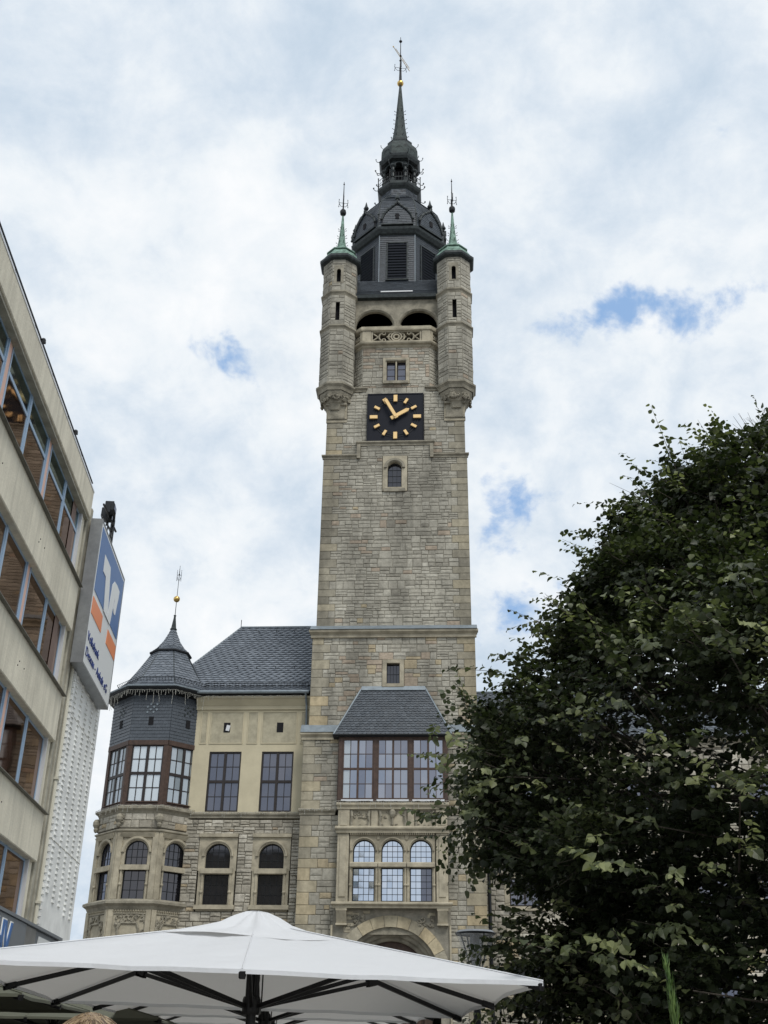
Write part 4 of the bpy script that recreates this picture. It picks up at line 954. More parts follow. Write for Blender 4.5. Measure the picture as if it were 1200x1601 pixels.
for xc, op in ((-11.28, 1), (-8.5, 0)):
    q = MB(); q.box(WF, xc-.17, xc+.17, 16.9, 17.42, 0, .012); v_ = q.build('attic_vent', VOID, wing)
    if op: q = MB(); q.box(rotfr(WF, .2, xc+.03, 16.98, .03), -.09, .1, 0, .3, 0, .03); q.build('flap', FLASHW, v_)
for k, (a0, a1, b0, b1) in enumerate(ex2):
    window(wing, WF.at((a0+a1)/2, b0, -.12), a1-a0, b1-b0, 2, 2, 2, 2, bt=.08, mt_=.13, pt=.03, fm=FRAMED, gm=GMID, dep=.07)
# roof of the wing: front slope, hip to the left, concave kick at the eaves
ex_, ez_, ey_ = -15.6, 18.9, 54.45; rx_, rz_, ry_ = -12.0, 24.72, 60.3
kk = .12; ky, kz = ey_+1.0, ez_+.62; kx = ex_+.6
rf = MB()
rf.quad((ex_, ey_, ez_), (XR, ey_, ez_), (XR, ky, kz), (kx, ky, kz)); rf.quad((kx, ky, kz), (XR, ky, kz), (XR, ry_, rz_), (rx_, ry_, rz_))
rf.quad((ex_, ey_, ez_), (kx, ky, kz), (rx_, ry_, rz_), (rx_, 66, rz_-5), (ex_, 66, ez_)); rf.quad((rx_, ry_, rz_), (XR, ry_, rz_), (XR, 66, 19), (rx_, 66, 19))
rf.quad((ex_, ey_, ez_-.1), (XR, ey_, ez_-.1), (XR, 66, ez_-.1), (ex_, 66, ez_-.1)); wroof = rf.build('roof', SLATEB, wing)
v = np.array([0, ky-ey_, kz-ez_]); L = np.linalg.norm(v); slates(Fr((0, ey_, ez_), (1, 0, 0), v), 0, L, (ex_, XR), (kx, XR), wsl, row=.235, wd=.40, kind='diamond', t=(.72, 1), th=.045)
v = np.array([0, ry_-ky, rz_-kz]); L = np.linalg.norm(v); slates(Fr((0, ky, kz), (1, 0, 0), v), 0, L, (kx, XR), (rx_, XR), wsl, row=.235, wd=.40, kind='diamond', t=(.72, 1), th=.045)
q = MB(); q.path([(kx, ky, kz), (rx_, ry_, rz_)], .05, 5); q.tube((rx_, ry_, rz_+.02), (XR, ry_, rz_+.02), .06, n=6); q.build('ridge', LEADM, wroof)
q = MB(); q.tube((rx_, ry_, rz_), (rx_, ry_, rz_+.5), .02, n=4); q.build('ridge_spike', IRON, wroof)
q = MB(); q.tube((XL-.2, ey_-.03, ez_+.0), (XR-.3, ey_-.03, ez_+.0), .09, n=8); q.box(front(0, ey_+.02), XL-.2, XR-.3, ez_-.05, ez_+.03, -.06, .0); q.build('gutter', LEADM, wroof)
q = MB(); q.path([(-7.18, 54.45, 18.85), (-7.14, 54.75, 18.3), (-7.12, 54.85, 17.6), (-7.12, 54.85, 12.9), (-7.1, 54.8, 0)], .055, 8); q.build('downpipe', LEADM, wing)
def snowguard(p0, p1, up, parent, n=None):
    p0 = np.array(p0, float); p1 = np.array(p1, float); up = np.array(up, float); n = n or int(np.linalg.norm(p1-p0)/.16); q = MB()
    q.tube(p0+up*.24, p1+up*.24, .014, n=4); q.tube(p0+up*.12, p1+up*.12, .010, n=4)
    for i in range(n+1): a = p0+(p1-p0)*i/n; q.tube(a, a+up*.26, .012, n=3)
    q.build('snow_guard', IRON, parent)
snowguard((-12.6, 55.05, 19.35), (XR-.1, 55.05, 19.35), (0, -.4, .9), wroof)
for zf in (.28, .9):
    for i in range(5):
        t = zf; x = -11.3+i*1.05+(.5 if zf > .5 else 0); y = ky+(ry_-ky)*t; z = kz+(rz_-kz)*t
        if x > XR: continue
        q = MB(); q.path([(x, y, z+.02), (x, y-.12, z+.1), (x, y-.16, z+.02)], .018, 4); q.build('roof_hook', IRON, wroof)
# end walls (left side and back) of the wing
q = MB(); q.box(Fr((0, 66, 0), (1, 0, 0)), -15.3, XR, 0, 18.9, -.2, 0); q.box(Fr((0, 0, 0), (1, 0, 0)), -15.3, -15.0, 0, 18.8, -66, -56.5); q.build('rear_wall', PLAST, wing)

# ---- corner oriel
OC = (-15.02, 56.4); OA = 2.5
orl = MB(); orl.rings(OC, [(5.0, OA-.5), (12.8, OA-.5)], 8); orl.rings(OC, [(11.6, OA-.1), (12.8, OA-.1)], 8); oriel = orl.build('corner_oriel', MORTAR, wing)
q = MB(); q.rings(OC, [(0, OA-.5), (3.4, OA-.5), (5.0, OA)], 8); q.build('oriel_foot', ASHD, oriel)
for z_, p_, h_ in ((8.42, .26, .4), (12.85, .2, .34), (11.75, .12, .2)): q = MB(); octledge(q, OC, z_, OA, p_, h_); q.build('string_course', ASHD, oriel)
oi = Items()
tg = math.tan(math.pi/8); hs = OA*tg
for k, FF in octframes(OC, OA):
    masonry(FF, -hs, hs, 11.85, 12.55, (wst, wqu), core, tf=pale, cw=(.4, .9), band=(.3, .42), split=(.8, .2), d=.04)
    q = MB(); q.archpanel(FF, -hs+.22, hs-.22, 10.0, 11.6, 0, .56, 10.1, 10.7, -.3, -.04); q.archring(FF, 0, 10.7, .6, .74, -.05, .07, nose=.05); q.archpanel(FF, -hs+.22, hs-.22, 8.45, 10.0, 0, .56, 8.5, 9.86, -.3, -.04, arch=False)
    q.box(FF, -.72, .72, 9.86, 10.1, -.15, .1); q.wedge(FF, -hs+.2, hs-.2, 11.4, 11.62, -.05, .16, .04)
    for s_ in (-1, 1):
        q.bevel(FF, *sorted((s_*(hs-.3), s_*(hs+.0))), 8.5, 11.7, -.3, .05, .03); q.tube(FF.p(s_*.64, 8.5, .0), FF.p(s_*.64, 9.86, .0), .05, n=6); q.ball(FF.p(s_*.64, 9.2, .03), .08, 8)
    q.build('window_surround', ASHP, oriel)
    window(oriel, FF.at(0, 10.08, -.2), 1.12, 1.18, 1, 4, 1, 3, bt=.05, pt=.025, gm=GDRK if k != -1 else GMID, fm=IRON, arch=True)
    window(oriel, FF.at(0, 8.48, -.2), 1.12, 1.4, 1, 3, 1, 3, bt=.05, pt=.025, gm=GDRK if k != -1 else GMID, fm=IRON)
    # carved cartouche panels under the sill
    q = MB(); q.box(FF, -hs, hs, 5.0, 8.05, -.08, 0)
    for s_ in (-1, 1): q.bevel(FF, *sorted((s_*(hs-.25), s_*hs)), 5.0, 8.05, 0, .07, .02)
    q.build('apron_panel', ASHP, oriel)
    q = MB(); q.path([FF.p(x, z, .03) for x, z in ((-.45, 6.4), (-.5, 7.2), (-.38, 7.45), (.38, 7.45), (.5, 7.2), (.45, 6.4))], .05, 6)
    carve(q, FF, -.74, -.48, 6.2, 7.8, .03, 8, (.06, .11), 5+k); carve(q, FF, .48, .74, 6.2, 7.8, .03, 8, (.06, .11), 15+k); carve(q, FF, -.5, .5, 7.5, 7.8, .03, 9, (.06, .1), 25+k)
    q.path([FF.p(x, z, .02) for x, z in ((-.78, 6.2), (-.78, 7.86), (.78, 7.86), (.78, 6.2))], .03, 4); q.build('carved_cartouche', ASHD, oriel)
    q = MB()
    for i in range(14): q.ball(FF.p(-.8+i*.123, 8.0, .05), .045, 6)
    q.build('bead_moulding', ASHP, oriel)
    for s_ in (-1, 1):      # carved heads on the corners
        if (k, s_) in ((0, 1), (0, -1), (-1, -1), (1, 1)):
            q = MB(); q.ball(FF.p(s_*hs*.98, 12.28, .12), .2, 10, sz=1.2); q.ball(FF.p(s_*hs*.98, 12.0, .12), .13, 8, sz=1.3); carve(q, FF, *sorted((s_*(hs-.25), s_*(hs+.1))), 12.1, 12.5, .12, 6, (.05, .09), k+40); q.build('carved_head', ASHD, oriel)
    # timber window storey
    z0, z1 = 13.0, 16.1; aw = OA-.06; F3 = Fr(FF.p(0, 0, -.06), FF.u); h3 = aw*tg
    q = MB(); q.box(F3, -h3, h3, z0-.1, z0+.1, -.3, .05); q.box(F3, -h3, h3, z1-.12, z1+.12, -.3, .06)
    for s_ in (-1, 1): q.box(F3, *sorted((s_*(h3-.2), s_*(h3+.02))), z0, z1, -.3, .03)
    q.wedge(F3, -h3+.2, h3-.2, z0+.1, z0+.16, -.1, .03, .12)
    q.build('timber_frame', WOODB, oriel)
    window(oriel, F3.at(0, z0+.12, -.06), 2*(h3-.2), z1-z0-.24, 2, 2, 2, 2, bt=.06, mt_=.14, pt=.045, fm=FRAMED, gfun=(lambda i_, j_: GBRI) if k == 0 else (lambda i_, j_: GCUR if i_ in (0, 2) else (GCU2 if j_ % 2 else GCUR)))
    # slated parapet storey
    F4 = Fr(FF.p(0, 0, -.04), FF.u); h4 = (OA-.04)*tg
    slates(F4, 16.2, 18.8, (-h4, h4), (-h4, h4), wsl, row=.17, wd=.27, kind='rect', t=(.0, .12), ex=[(-.1, .1, 17.0, 17.45)])
    q = MB(); q.box(F4, -.12, .12, 17.02, 17.44, .0, .045); q.build('attic_light', VOID, oriel)
    q = MB()
    for i in range(4):
        for j in range(4):
            if (i+j) % 2 == 0: c_ = F4.p(-.24+i*.16, 17.68+j*.14, .05); q.add([c_-F4.u*.07, c_-F4.v*.07, c_+F4.u*.07, c_+F4.v*.07], [(0, 1, 2, 3)])
    q.build('slate_ornament', LEADM if k == 0 else LEADD, oriel)
q = MB(); q.rings(OC, [(16.1, OA-.12), (18.85, OA-.12)], 8); q.build('attic_wall', SLATEB, oriel)
q = MB(); q.rings(OC, [(12.9, OA-.6), (16.2, OA-.6)], 8); q.build('room_core', VOID, oriel)
q = MB(); q.rings(OC, [(18.6, OA-.05), (18.68, 2.9), (18.86, 2.98), (18.96, 2.98), (18.98, 2.85)], 8); q.build('oriel_eaves', IRON, oriel)
q = MB(); q.rings(OC, [(18.9, 2.9), (18.93, 3.05), (19.0, 3.05), (19.0, 2.9)], 8, cap=False); q.build('gutter', LEADM, oriel)
prof = [(18.96, 2.95), (19.25, 2.5), (19.75, 2.02), (20.4, 1.6), (21.1, 1.2), (21.6, .93)]; prof2 = [(21.62, 1.05), (21.95, .72), (22.4, .42), (22.9, .2), (23.1, .13)]
q = MB(); q.rings(OC, [(z, a-.03) for z, a in prof], 8); q.rings(OC, [(z, a-.03) for z, a in prof2], 8); q.rings(OC, [(21.55, .9), (21.58, 1.07), (21.66, 1.08), (21.7, .9)], 8); oroof = q.build('oriel_roof', SLATEB, oriel)
for k in (-3, -2, -1, 0, 1, 2, 3):
    t = -math.pi/2+k*math.pi/4; nn = np.array([math.cos(t), math.sin(t), 0]); u = np.cross((0, 0, 1), nn)
    for pr_ in (prof, prof2):
        for (z0, h0), (z1, h1) in zip(pr_[:-1], pr_[1:]):
            v = np.array([0, 0, z1-z0])-nn*(h0-h1); L = np.linalg.norm(v)
            slates(Fr(np.array([OC[0], OC[1], z0])+nn*h0, u, v), 0, L, (-h0*tg, h0*tg), (-h1*tg, h1*tg), wsl, row=.18, wd=.30, kind='scale', t=(.5, .9), th=.03)
    t2 = t+math.pi/8; d2 = np.array([math.cos(t2), math.sin(t2), 0]); kq = 1/math.cos(math.pi/8)
    hp = MB(); hp.path([np.array([OC[0], OC[1], z])+d2*(a*kq+.0) for z, a in prof], .035, 5); hp.build('hip_ridge', LEADD, oroof)
    a = 2.35; P = lambda s_: np.array([OC[0], OC[1], 19.38])+nn*a+u*s_*a*tg
    snowguard(P(-1), P(1), nn*.5+np.array([0, 0, .85]), oroof)
q = MB(); q.rings(OC, [(22.9, .2), (23.1, .15), (23.15, .19), (23.25, .13), (23.9, .05), (24.0, .07)], 8); q.build('roof_cap', LEADD, oroof)
q = MB(); q.tube((OC[0], OC[1], 23.9), (OC[0], OC[1], 27.05), .022, .012, n=5); q.ball((OC[0], OC[1], 26.5), .05, 6); scrolls(q, OC, 26.45, .12, th=.012); rod = q.build('finial', IRON, oroof)
q = MB(); q.ball((OC[0], OC[1], 24.98), .185, 16); q.build('gilded_ball', GOLD, rod, smooth=True)
core.build('wall', MORTAR, wing); trimd.build('string_course', ASHD, wing)
wst.emit(wing, 'stone', WHITISH, 300); wsl.emit(wing, 'slate', SLATEL, 300)

# light strings hung for the winter
for k, FF in octframes(OC, 2.98, ks=(-1, 0, 1)):
    h_ = 2.98*tg; icicles(FF, -h_, h_, 18.72, 'icicle lights under the slate oriel eaves, %s' % {-1: 'on the facet facing the bank', 0: 'on the middle facet', 1: 'on the facet next to the clock tower'}[k], lmax=.75, c=.03, seed=k+9)
for k, FF in octframes(OC, 2.72, ks=(-1, 0, 1)):
    h_ = 2.72*tg; icicles(FF, -h_, h_, 12.92, 'icicle lights below the oriel timber windows, %s' % {-1: 'on the facet facing the bank', 0: 'on the middle facet', 1: 'on the facet next to the tower'}[k], lmax=.35, c=.0, seed=k+19)
icicles(front(0, 54.86), -12.6, -7.2, 12.8, 'string of clear icicle lights along the ledge under the cream plaster windows', lmax=.25, seed=4)
icicles(front(0, 54.5), -12.5, -7.2, 18.7, 'string of clear icicle lights along the gutter above the cream plaster wall', lmax=.3, seed=14)
icicles(front(0, 53.7), -7.1, -5.4, 12.72, 'short string of icicle lights on the tower ledge between downpipe and stone bay', lmax=.3, seed=5)
icicles(front(0, 53.15), -5.3, .2, 12.98, 'string of icicle lights over the carved frieze of the bay', lmax=.38, seed=6)

# ================================================================ RIGHT WING (mostly behind the tree)
rw = thing('town_hall_annex', (8, 58, 0), 'pale rubble stone wing with low slate roof, mostly hidden behind the linden tree', 'building')
rst, rqu, rsl = Items(), Items(), Items(); core = MB()
RF = Fr((0, 55.2, 0), (1, 0, 0)); exR = [(2.8+i*3.0, 4.75+i*3.0, z, z+h_) for i in range(5) for z, h_ in ((8.25, 1.7), (3.6, 2.6), (12.4, 2.3))]
masonry(RF, 1.85, 18, 0, 16.4, (rst, rqu), core, ex=exR, tf=lambda a, b: tintf(.45, .83, .02, .02, .02)(a, b), cw=(.4, .9), band=(.42, .58), d=.05)
for (a0, a1, b0, b1) in exR:
    q = MB(); q.archpanel(RF, a0, a1, b0, b1, (a0+a1)/2, (a1-a0)/2-.24, b0+.2, b1-.2, -.3, .04, arch=False); q.box(RF, a0, a1, b0, b0+.18, 0, .16); q.build('window_surround', ASHP, rw)
    window(rw, RF.at((a0+a1)/2, b0+.2, -.12), a1-a0-.48, b1-b0-.4, 2, 2, 1, 2, bt=.07, mt_=.1, pt=.03, fm=FRAMED, gm=GMID)
q = MB(); ledge(q, RF, 1.9, 18, 16.6, .3, .5); q.build('string_course', ASHD, rw)
q = MB(); q.quad((1.7, 54.8, 16.6), (18.5, 54.8, 16.6), (18.5, 60.0, 20.55), (1.7, 60.0, 20.55)); q.quad((1.7, 65, 16.6), (18.5, 65, 16.6), (18.5, 60.0, 20.55), (1.7, 60.0, 20.55)); q.quad((1.7, 54.8, 16.55), (18.5, 54.8, 16.55), (18.5, 65, 16.55), (1.7, 65, 16.55)); q.build('roof', SLATEB, rw)
v = np.array([0, 5.2, 3.95]); L = np.linalg.norm(v); slates(Fr((0, 54.8, 16.6), (1, 0, 0), v), 0, L, (1.7, 18.5), (1.7, 18.5), rsl, row=.22, wd=.36, kind='diamond', t=(.3, .9))
q = MB(); q.tube((1.7, 60, 20.57), (18.5, 60, 20.57), .07, n=6); q.build('ridge', LEADM, rw)
q = MB(); q.box(Fr((0, 65, 0), (1, 0, 0)), 1.8, 18, 0, 16.5, -.2, 0); q.box(Fr((18, 0, 0), (0, 1, 0)), 55.3, 65, 0, 16.5, -.2, 0); q.build('rear_wall', PLAST, rw)
q = MB(); q.path([(2.06, 54.9, 16.4), (2.06, 54.75, 15.9), (2.06, 54.75, 0)], .085, 8)
for z in (3, 6, 9, 12): q.tube((2.06, 54.75, z), (2.06, 54.75, z+.06), .11, n=8)
q.build('downpipe', IRON, rw)
core.build('wall', MORTAR, rw); rst.emit(rw, 'stone', WHITISH, 120); rsl.emit(rw, 'slate', SLATE, 60)

# ================================================================ BANK / OFFICE BUILDING ON THE LEFT
dr = np.array([-.1217, .9926, 0]); dr /= np.linalg.norm(dr); pp = np.array([-dr[1], dr[0], 0])
BF_ = Fr(pp*6.5, dr, (0, 0, 1)); assert BF_.n.dot(-pp) > .9
office = thing('office_building', tuple(pp*8+dr*20), 'three storey concrete office building with ribbon windows in pale blue frames beside the square', 'building')
S0, S1, S2 = 3.0, 27.3, 32.75
DEP = 9.0
bands = [(15.12, 15.9, .03), (11.75, 13.06, 0), (8.78, 10.0, 0), (5.85, 7.0, 0)]
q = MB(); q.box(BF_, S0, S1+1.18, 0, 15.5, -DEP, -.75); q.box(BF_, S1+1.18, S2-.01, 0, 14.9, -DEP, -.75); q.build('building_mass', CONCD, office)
for (z0, z1, c) in bands:
    q = MB(); q.bevel(BF_, S0, S1+.35, z0, z1, -.45, c, .02); o = q.build('spandrel', CONC, office)
    for s_ in np.arange(6.9, 27, 4.06) if z0 < 15 else []:
        for (da, db) in ((0, .5), (.55, .6), (.1, .62)):
            q = MB(); q.tube(BF_.p(s_+da, z0+db, c-.02), BF_.p(s_+da, z0+db, c+.012), .016, n=6); q.build('fixing_hole', VOID, o)
q = MB(); q.box(BF_, S0, S1+.36, 15.902, 15.95, -DEP, .04); q.box(BF_, S0, S1+1.18, 15.55, 15.88, -DEP, -.5); q.build('roof_edge', FLASHW, office)
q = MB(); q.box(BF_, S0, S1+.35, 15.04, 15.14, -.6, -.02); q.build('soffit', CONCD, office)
for (z0, z1, c) in bands[1:]:
    q = MB(); q.wedge(BF_, S0, S1+.4, z1, z1+.07, -.35, -.3, .1); q.box(BF_, S0, S1+.4, z1-.02, z1+.0, .0, .1); q.build('window_sill', mat('lead_grey_sill', (.13, .125, .105), .6, .2, noise_s=3, noise_amt=.3), office)
wins = [(13.13, 15.05, .55), (10.07, 11.75, 0), (7.07, 8.78, 0), (4.2, 5.85, 0)]
GF = -.2
for wi, (z0, z1, trans) in enumerate(wins):
    F_ = BF_.at(0, 0, GF)
    x = S1-.08; k = 0
    while x > S0+4:
        x0 = x-4.06+.36           # pane pair between two pink columns
        mid = (x0+x)/2
        for (a, b) in ((x0, mid-.06), (mid+.06, x)):
            q = MB(); t_ = .055
            for c_ in ((a, b, z0, z0+t_), (a, b, z1-t_, z1), (a, a+t_, z0+t_, z1-t_), (b-t_, b, z0+t_, z1-t_)): q.box(F_, *c_, -.03, .015)
            if trans: q.box(F_, a+t_, b-t_, z1-trans-.09, z1-trans, -.03, .02)
            wo = q.build('window', BLUEF, office)
            zt = z1-trans-.09 if trans else z1-t_
            p_ = MB(); p_.box(F_, a+t_-.005, b-t_+.005, z0+t_-.005, zt+.005, -.012, .0); p_.build('pane', GBRO, wo)
            if trans: p_ = MB(); p_.box(F_, a+t_-.005, b-t_+.005, z1-trans-.005, z1-t_+.005, -.012, .0); p_.build('pane', GTRA, wo)
        q = MB(); q.box(F_, mid-.06, mid+.06, z0, z1, -.05, .03); q.build('mullion', BLUEF, office)
        q = MB(); q.box(F_, x0-.31, x0-.05, z0, z1, -.05, .02); col_ = q.build('pink_column', PINKF, office)
        q = MB(); q.box(F_, x0-.36, x0-.31, z0, z1, -.05, .04); q.box(F_, x0-.05, x0, z0, z1, -.05, .04); q.build('frame', BLUEF, col_)
        x = x0-.36
    q = MB(); q.box(F_, S1-.08, S1+.0, z0, z1, -.1, .1); q.build('frame', FLASHW, office)
    q = MB(); q.box(BF_, S1, S1+.35, z0, z1, -.75, -.12); q.build('pier', CONC, office)
    if wi in (0, 1):        # brown strip just before the last panes: a pilaster's reflection put in as colour
        q = MB(); q.box(BF_, S1-.9, S1-.45, z0+.3, z1, -.188, -.182); q.build('painted_pilaster_reflection', mat('dull_brown_reflection', (.16, .11, .09), .7), office)
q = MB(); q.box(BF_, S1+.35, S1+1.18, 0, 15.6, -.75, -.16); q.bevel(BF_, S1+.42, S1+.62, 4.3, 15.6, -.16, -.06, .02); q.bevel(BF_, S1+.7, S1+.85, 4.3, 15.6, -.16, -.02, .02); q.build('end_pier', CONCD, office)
q = MB(); q.tube(BF_.p(S1+1.08, .3, -.02), BF_.p(S1+1.08, 15.3, -.02), .055, n=8)
for z in (5, 8, 11, 14): q.box(BF_, S1+1.0, S1+1.16, z, z+.06, -.15, .05)
q.build('drainpipe', PIPEW, office)
# white relief wall
LS0 = 28.57
q = MB(); q.box(BF_, LS0, S2, 0, 15.2, -.75, 0); lw = q.build('relief_wall', WHITEP, office)
q = MB()
for z in (3.3, 6.6, 9.9, 13.2): q.box(BF_, LS0, S2+.01, z, z+.02, -.1, .004)
q.build('panel_joint', CONCD, lw)
rel = Items(); pitch = .14
for ci in range(5):
    a = LS0+.52+ci*.80
    for r_ in range(int((15.0-.3)/pitch)):
        z = .3+r_*pitch
        if 4.35 < z < 5.25-ci*.07: continue
        rel.put('relief', BF_.p(a, z, 0), BF_.u*.26, BF_.v*pitch*.62, BF_.n*.035, .8, None)
for r_ in range(int((15.0-.3)/.17)):
    rel.put('relief', BF_.p(LS0-.02, .3+r_*.17, -.02), BF_.u*.14, BF_.v*.15, BF_.n*.09, .8, None)
rel.emit(lw, 'relief_block', WHITEP, 300)
# roof railing
q = MB(); q.tube(BF_.p(S0, 16.14, -.02), BF_.p(27.5, 16.14, -.02), .022, n=6)
for s_ in np.arange(S0, 27.6, 1.9): q.tube(BF_.p(s_, 15.9, -.02), BF_.p(s_, 16.14, -.02), .02, n=5)
for s_ in (15.2, 20.7, 24.7): q.ball(BF_.p(s_, 16.15, .02), .06, 8); q.box(BF_, s_-.05, s_+.05, 16.08, 16.14, -.06, .07)
q.build('roof_railing', IRON, office)
# shop fascia below
FS = Fr(pp*5.7, dr)
q = MB(); q.bevel(FS, S0, 24.2, 3.15, 4.1, -.8, 0, .02); q.box(FS, S0, 27.75, 4.1, 4.16, -.8, .03); fas = q.build('shop_fascia', FASC, office)
q = MB(); q.bevel(FS, 24.22, 25.2, 3.15, 4.1, -.8, -.02, .02); q.build('fascia_panel', ALU, fas)
q = MB(); q.bevel(FS, 25.22, 27.7, 3.15, 4.1, -.8, -.04, .02); q.build('fascia_panel', FASC, fas)
q = MB(); q.box(FS, 25.45, 27.2, 3.2, 3.98, -.03, .0); lb = q.build('light_box', SIGNW, fas)
q = MB(); q.box(FS, 25.8, 26.5, 3.6, 3.72, 0, .01); q.box(FS, 25.95, 26.35, 3.72, 3.84, 0, .01); q.build('print', YELW, lb)
def text(txt, F_, a, b, size, mt_, parent, name='lettering', ext=.01, sx=1.0, align='LEFT', bold=.0):
    c = bpy.data.curves.new(name, 'FONT'); c.body = txt; c.size = size; c.extrude = ext; c.align_x = align; c.offset = bold
    o = bpy.data.objects.new(name, c); COL.objects.link(o)
    M = Matrix.Identity(4); O_ = F_.p(a, b, 0)
    for r_ in range(3): M[r_][0] = F_.u[r_]*sx; M[r_][1] = F_.v[r_]; M[r_][2] = F_.n[r_]; M[r_][3] = O_[r_]
    dg = bpy.context.evaluated_depsgraph_get(); me = bpy.data.meshes.new_from_object(o.evaluated_get(dg)); me.materials.clear(); me.materials.append(mt_)
    bpy.data.objects.remove(o); o = bpy.data.objects.new(name, me); COL.objects.link(o); hang(o, parent); o.matrix_basis = M; return o
text('OHV', FS.at(0, 0, .03), 20.95, 3.28, .98, SIGNB, fas, bold=.02, sx=.92)
text('OHV', FS.at(0, 0, .015), 20.95, 3.28, .98, SIGNW, fas, name='lettering_outline', bold=.05, sx=.92)
q = MB(); q.box(BF_, S0, S2, 0, 3.3, -.7, -.55); q.build('shop_front', VOID, office)

# bank sign
sign = thing('bank_sign', tuple(BF_.p(30, 10.9, 0)), 'large square white bank sign with blue and orange emblem mounted on the white relief wall', 'sign')
SG0, SG1, SZ0, SZ1 = 27.85, 32.15, 10.98, 15.2
SF = BF_.at(SG0, SZ0, .33)
q = MB(); q.box(SF, 0, SG1-SG0, 0, SZ1-SZ0, -.30, -.02); q.box(SF, -.01, .05, -.01, SZ1-SZ0+.01, -.31, .01); q.box(SF, SG1-SG0-.05, SG1-SG0+.01, -.01, SZ1-SZ0+.01, -.31, .01); q.box(SF, .05, SG1-SG0-.05, -.01, .05, -.31, .01); q.box(SF, .05, SG1-SG0-.05, SZ1-SZ0-.04, SZ1-SZ0+.01, -.31, .01)
q.build('sign_case', ALU, sign)
WW, HH = SG1-SG0, SZ1-SZ0
def poly(pts, c, th=.012):
    q = MB(); P = [SF.p(a*WW, b*HH, c) for a, b in pts]+[SF.p(a*WW, b*HH, c-th) for a, b in pts]; n = len(pts)
    return q.add(P, [tuple(range(n)), tuple(range(n, 2*n))]+[(i, (i+1) % n, n+(i+1) % n, n+i) for i in range(n)])
poly([(.012, .012), (.988, .012), (.988, .988), (.012, .988)], .0).build('sign_face', SIGNW, sign)
poly([(.048, .512), (.968, .512), (.968, .965), (.048, .965)], .014).build('blue_emblem', SIGNB, sign)
for P_ in ([(.05, .352), (.41, .352), (.405, .468), (.05, .468)], [(.625, .356), (.985, .356), (.985, .462), (.635, .462)]): poly(P_, .014).build('orange_emblem', SIGNO, sign)
for P_ in ([(.205, .835), (.325, .84), (.431, .839), (.528, .586), (.537, .505), (.394, .505), (.32, .72), (.217, .718)],
           [(.635, .824), (.74, .838), (.841, .834), (.835, .77), (.819, .728), (.803, .67), (.795, .635), (.765, .622), (.725, .622), (.702, .646), (.712, .70), (.702, .73), (.681, .627), (.649, .505), (.536, .505), (.551, .595), (.568, .773)]):
    poly(P_, .028).build('white_emblem', SIGNW, sign)
text('Volksbank', SF.at(0, 0, .008), .05*WW, .172*HH, .37, SIGNT, sign, bold=-.004, sx=1.14)
text('Dessau - Anhalt eG', SF.at(0, 0, .008), .05*WW, .07*HH, .37, SIGNT, sign, bold=-.004, sx=1.2)
# floodlight on its mast
fl = thing('floodlight', tuple(BF_.p(31.2, 15.2, 0)), 'black twin floodlight on a braced mast above the bank sign', 'floodlight')
q = MB(); q.tube(BF_.p(31.3, 14.6, -.1), BF_.p(31.3, 16.85, -.1), .07, n=8); q.tube(BF_.p(31.3, 16.8, -.1), BF_.p(31.0, 16.95, -.05), .06, n=6); q.build('mast', IRON, fl)
q = MB(); q.tube(BF_.p(29.2, 16.35, .0), BF_.p(31.9, 16.75, -.1), .035, n=5); q.tube(BF_.p(29.6, 16.2, -.1), BF_.p(31.3, 16.45, -.1), .025, n=5); q.tube(BF_.p(30.6, 14.8, -.1), BF_.p(30.6, 16.4, -.1), .02, n=5)
for z in (15.2, 15.8): q.tube(BF_.p(30.6, z, -.1), BF_.p(31.3, z+.05, -.1), .018, n=4)
q.path([BF_.p(30.6, 16.3, -.1), BF_.p(30.5, 15.9, .1), BF_.p(30.65, 15.5, -.05), BF_.p(30.6, 15.0, .0)], .012, 4); q.build('bracket', IRON, fl)
for i, (a, c) in enumerate(((30.1, .02), (30.55, -.16))):
    FF = rotfr(BF_, .1, a, 16.52, c); q = MB(); q.bevel(FF, -.2, .2, 0, .28, -.14, .14, .04)
    for j in range(5): q.box(FF, -.19+.08*j, -.17+.08*j, .26, .31, -.14, .12)
    q.box(FF, -.23, -.2, -.1, .2, -.04, .04); q.box(FF, .2, .23, -.1, .2, -.04, .04); h_ = q.build('lamp_head', IRON, fl)
    q = MB(); q.box(FF, -.15, .15, .05, .23, .14, .152); q.build('lens', GDRK, h_)

# ================================================================ STREET LAMP
lamp = thing('street_lamp', (.5, 20, 0), 'post-top street lamp with a wide tapering glass shade beside the portal', 'street lamp')
lx, ly = .49, 20.0
q = MB(); q.rings((lx, ly), [(0, .12), (.5, .11), (.55, .08), (2.95, .055), (3.02, .09)], 12); q.build('pole', IRON, lamp)
q = MB()
for k in range(4):
    t = .5+k*math.pi/2; q.tube((lx+.08*math.cos(t), ly+.08*math.sin(t), 3.0), (lx+.29*math.cos(t), ly+.29*math.sin(t), 3.62), .014, n=5)
q.rings((lx, ly), [(3.615, .335), (3.64, .35), (3.65, .33)], 24, cap=False); q.build('lamp_frame', IRON, lamp)
q = MB(); q.rings((lx, ly), [(3.02, .09), (3.62, .33)], 24, cap=False); 
sg = bpy.data.materials.new('clear_lamp_glass'); sg.use_nodes = True; t_ = sg.node_tree; b_ = t_.nodes['Principled BSDF']; b_.inputs['Base Color'].default_value = (.6, .62, .62, 1); b_.inputs['Roughness'].default_value = .15; b_.inputs['Alpha'].default_value = .28
q.build('lamp_shade', sg, lamp)
q = MB(); q.rings((lx, ly), [(3.05, .06), (3.2, .06), (3.21, .1), (3.62, .1)], 16); q.build('lamp_core', mat('lamp_louvre', (.28, .29, .30), .5, .5), lamp)
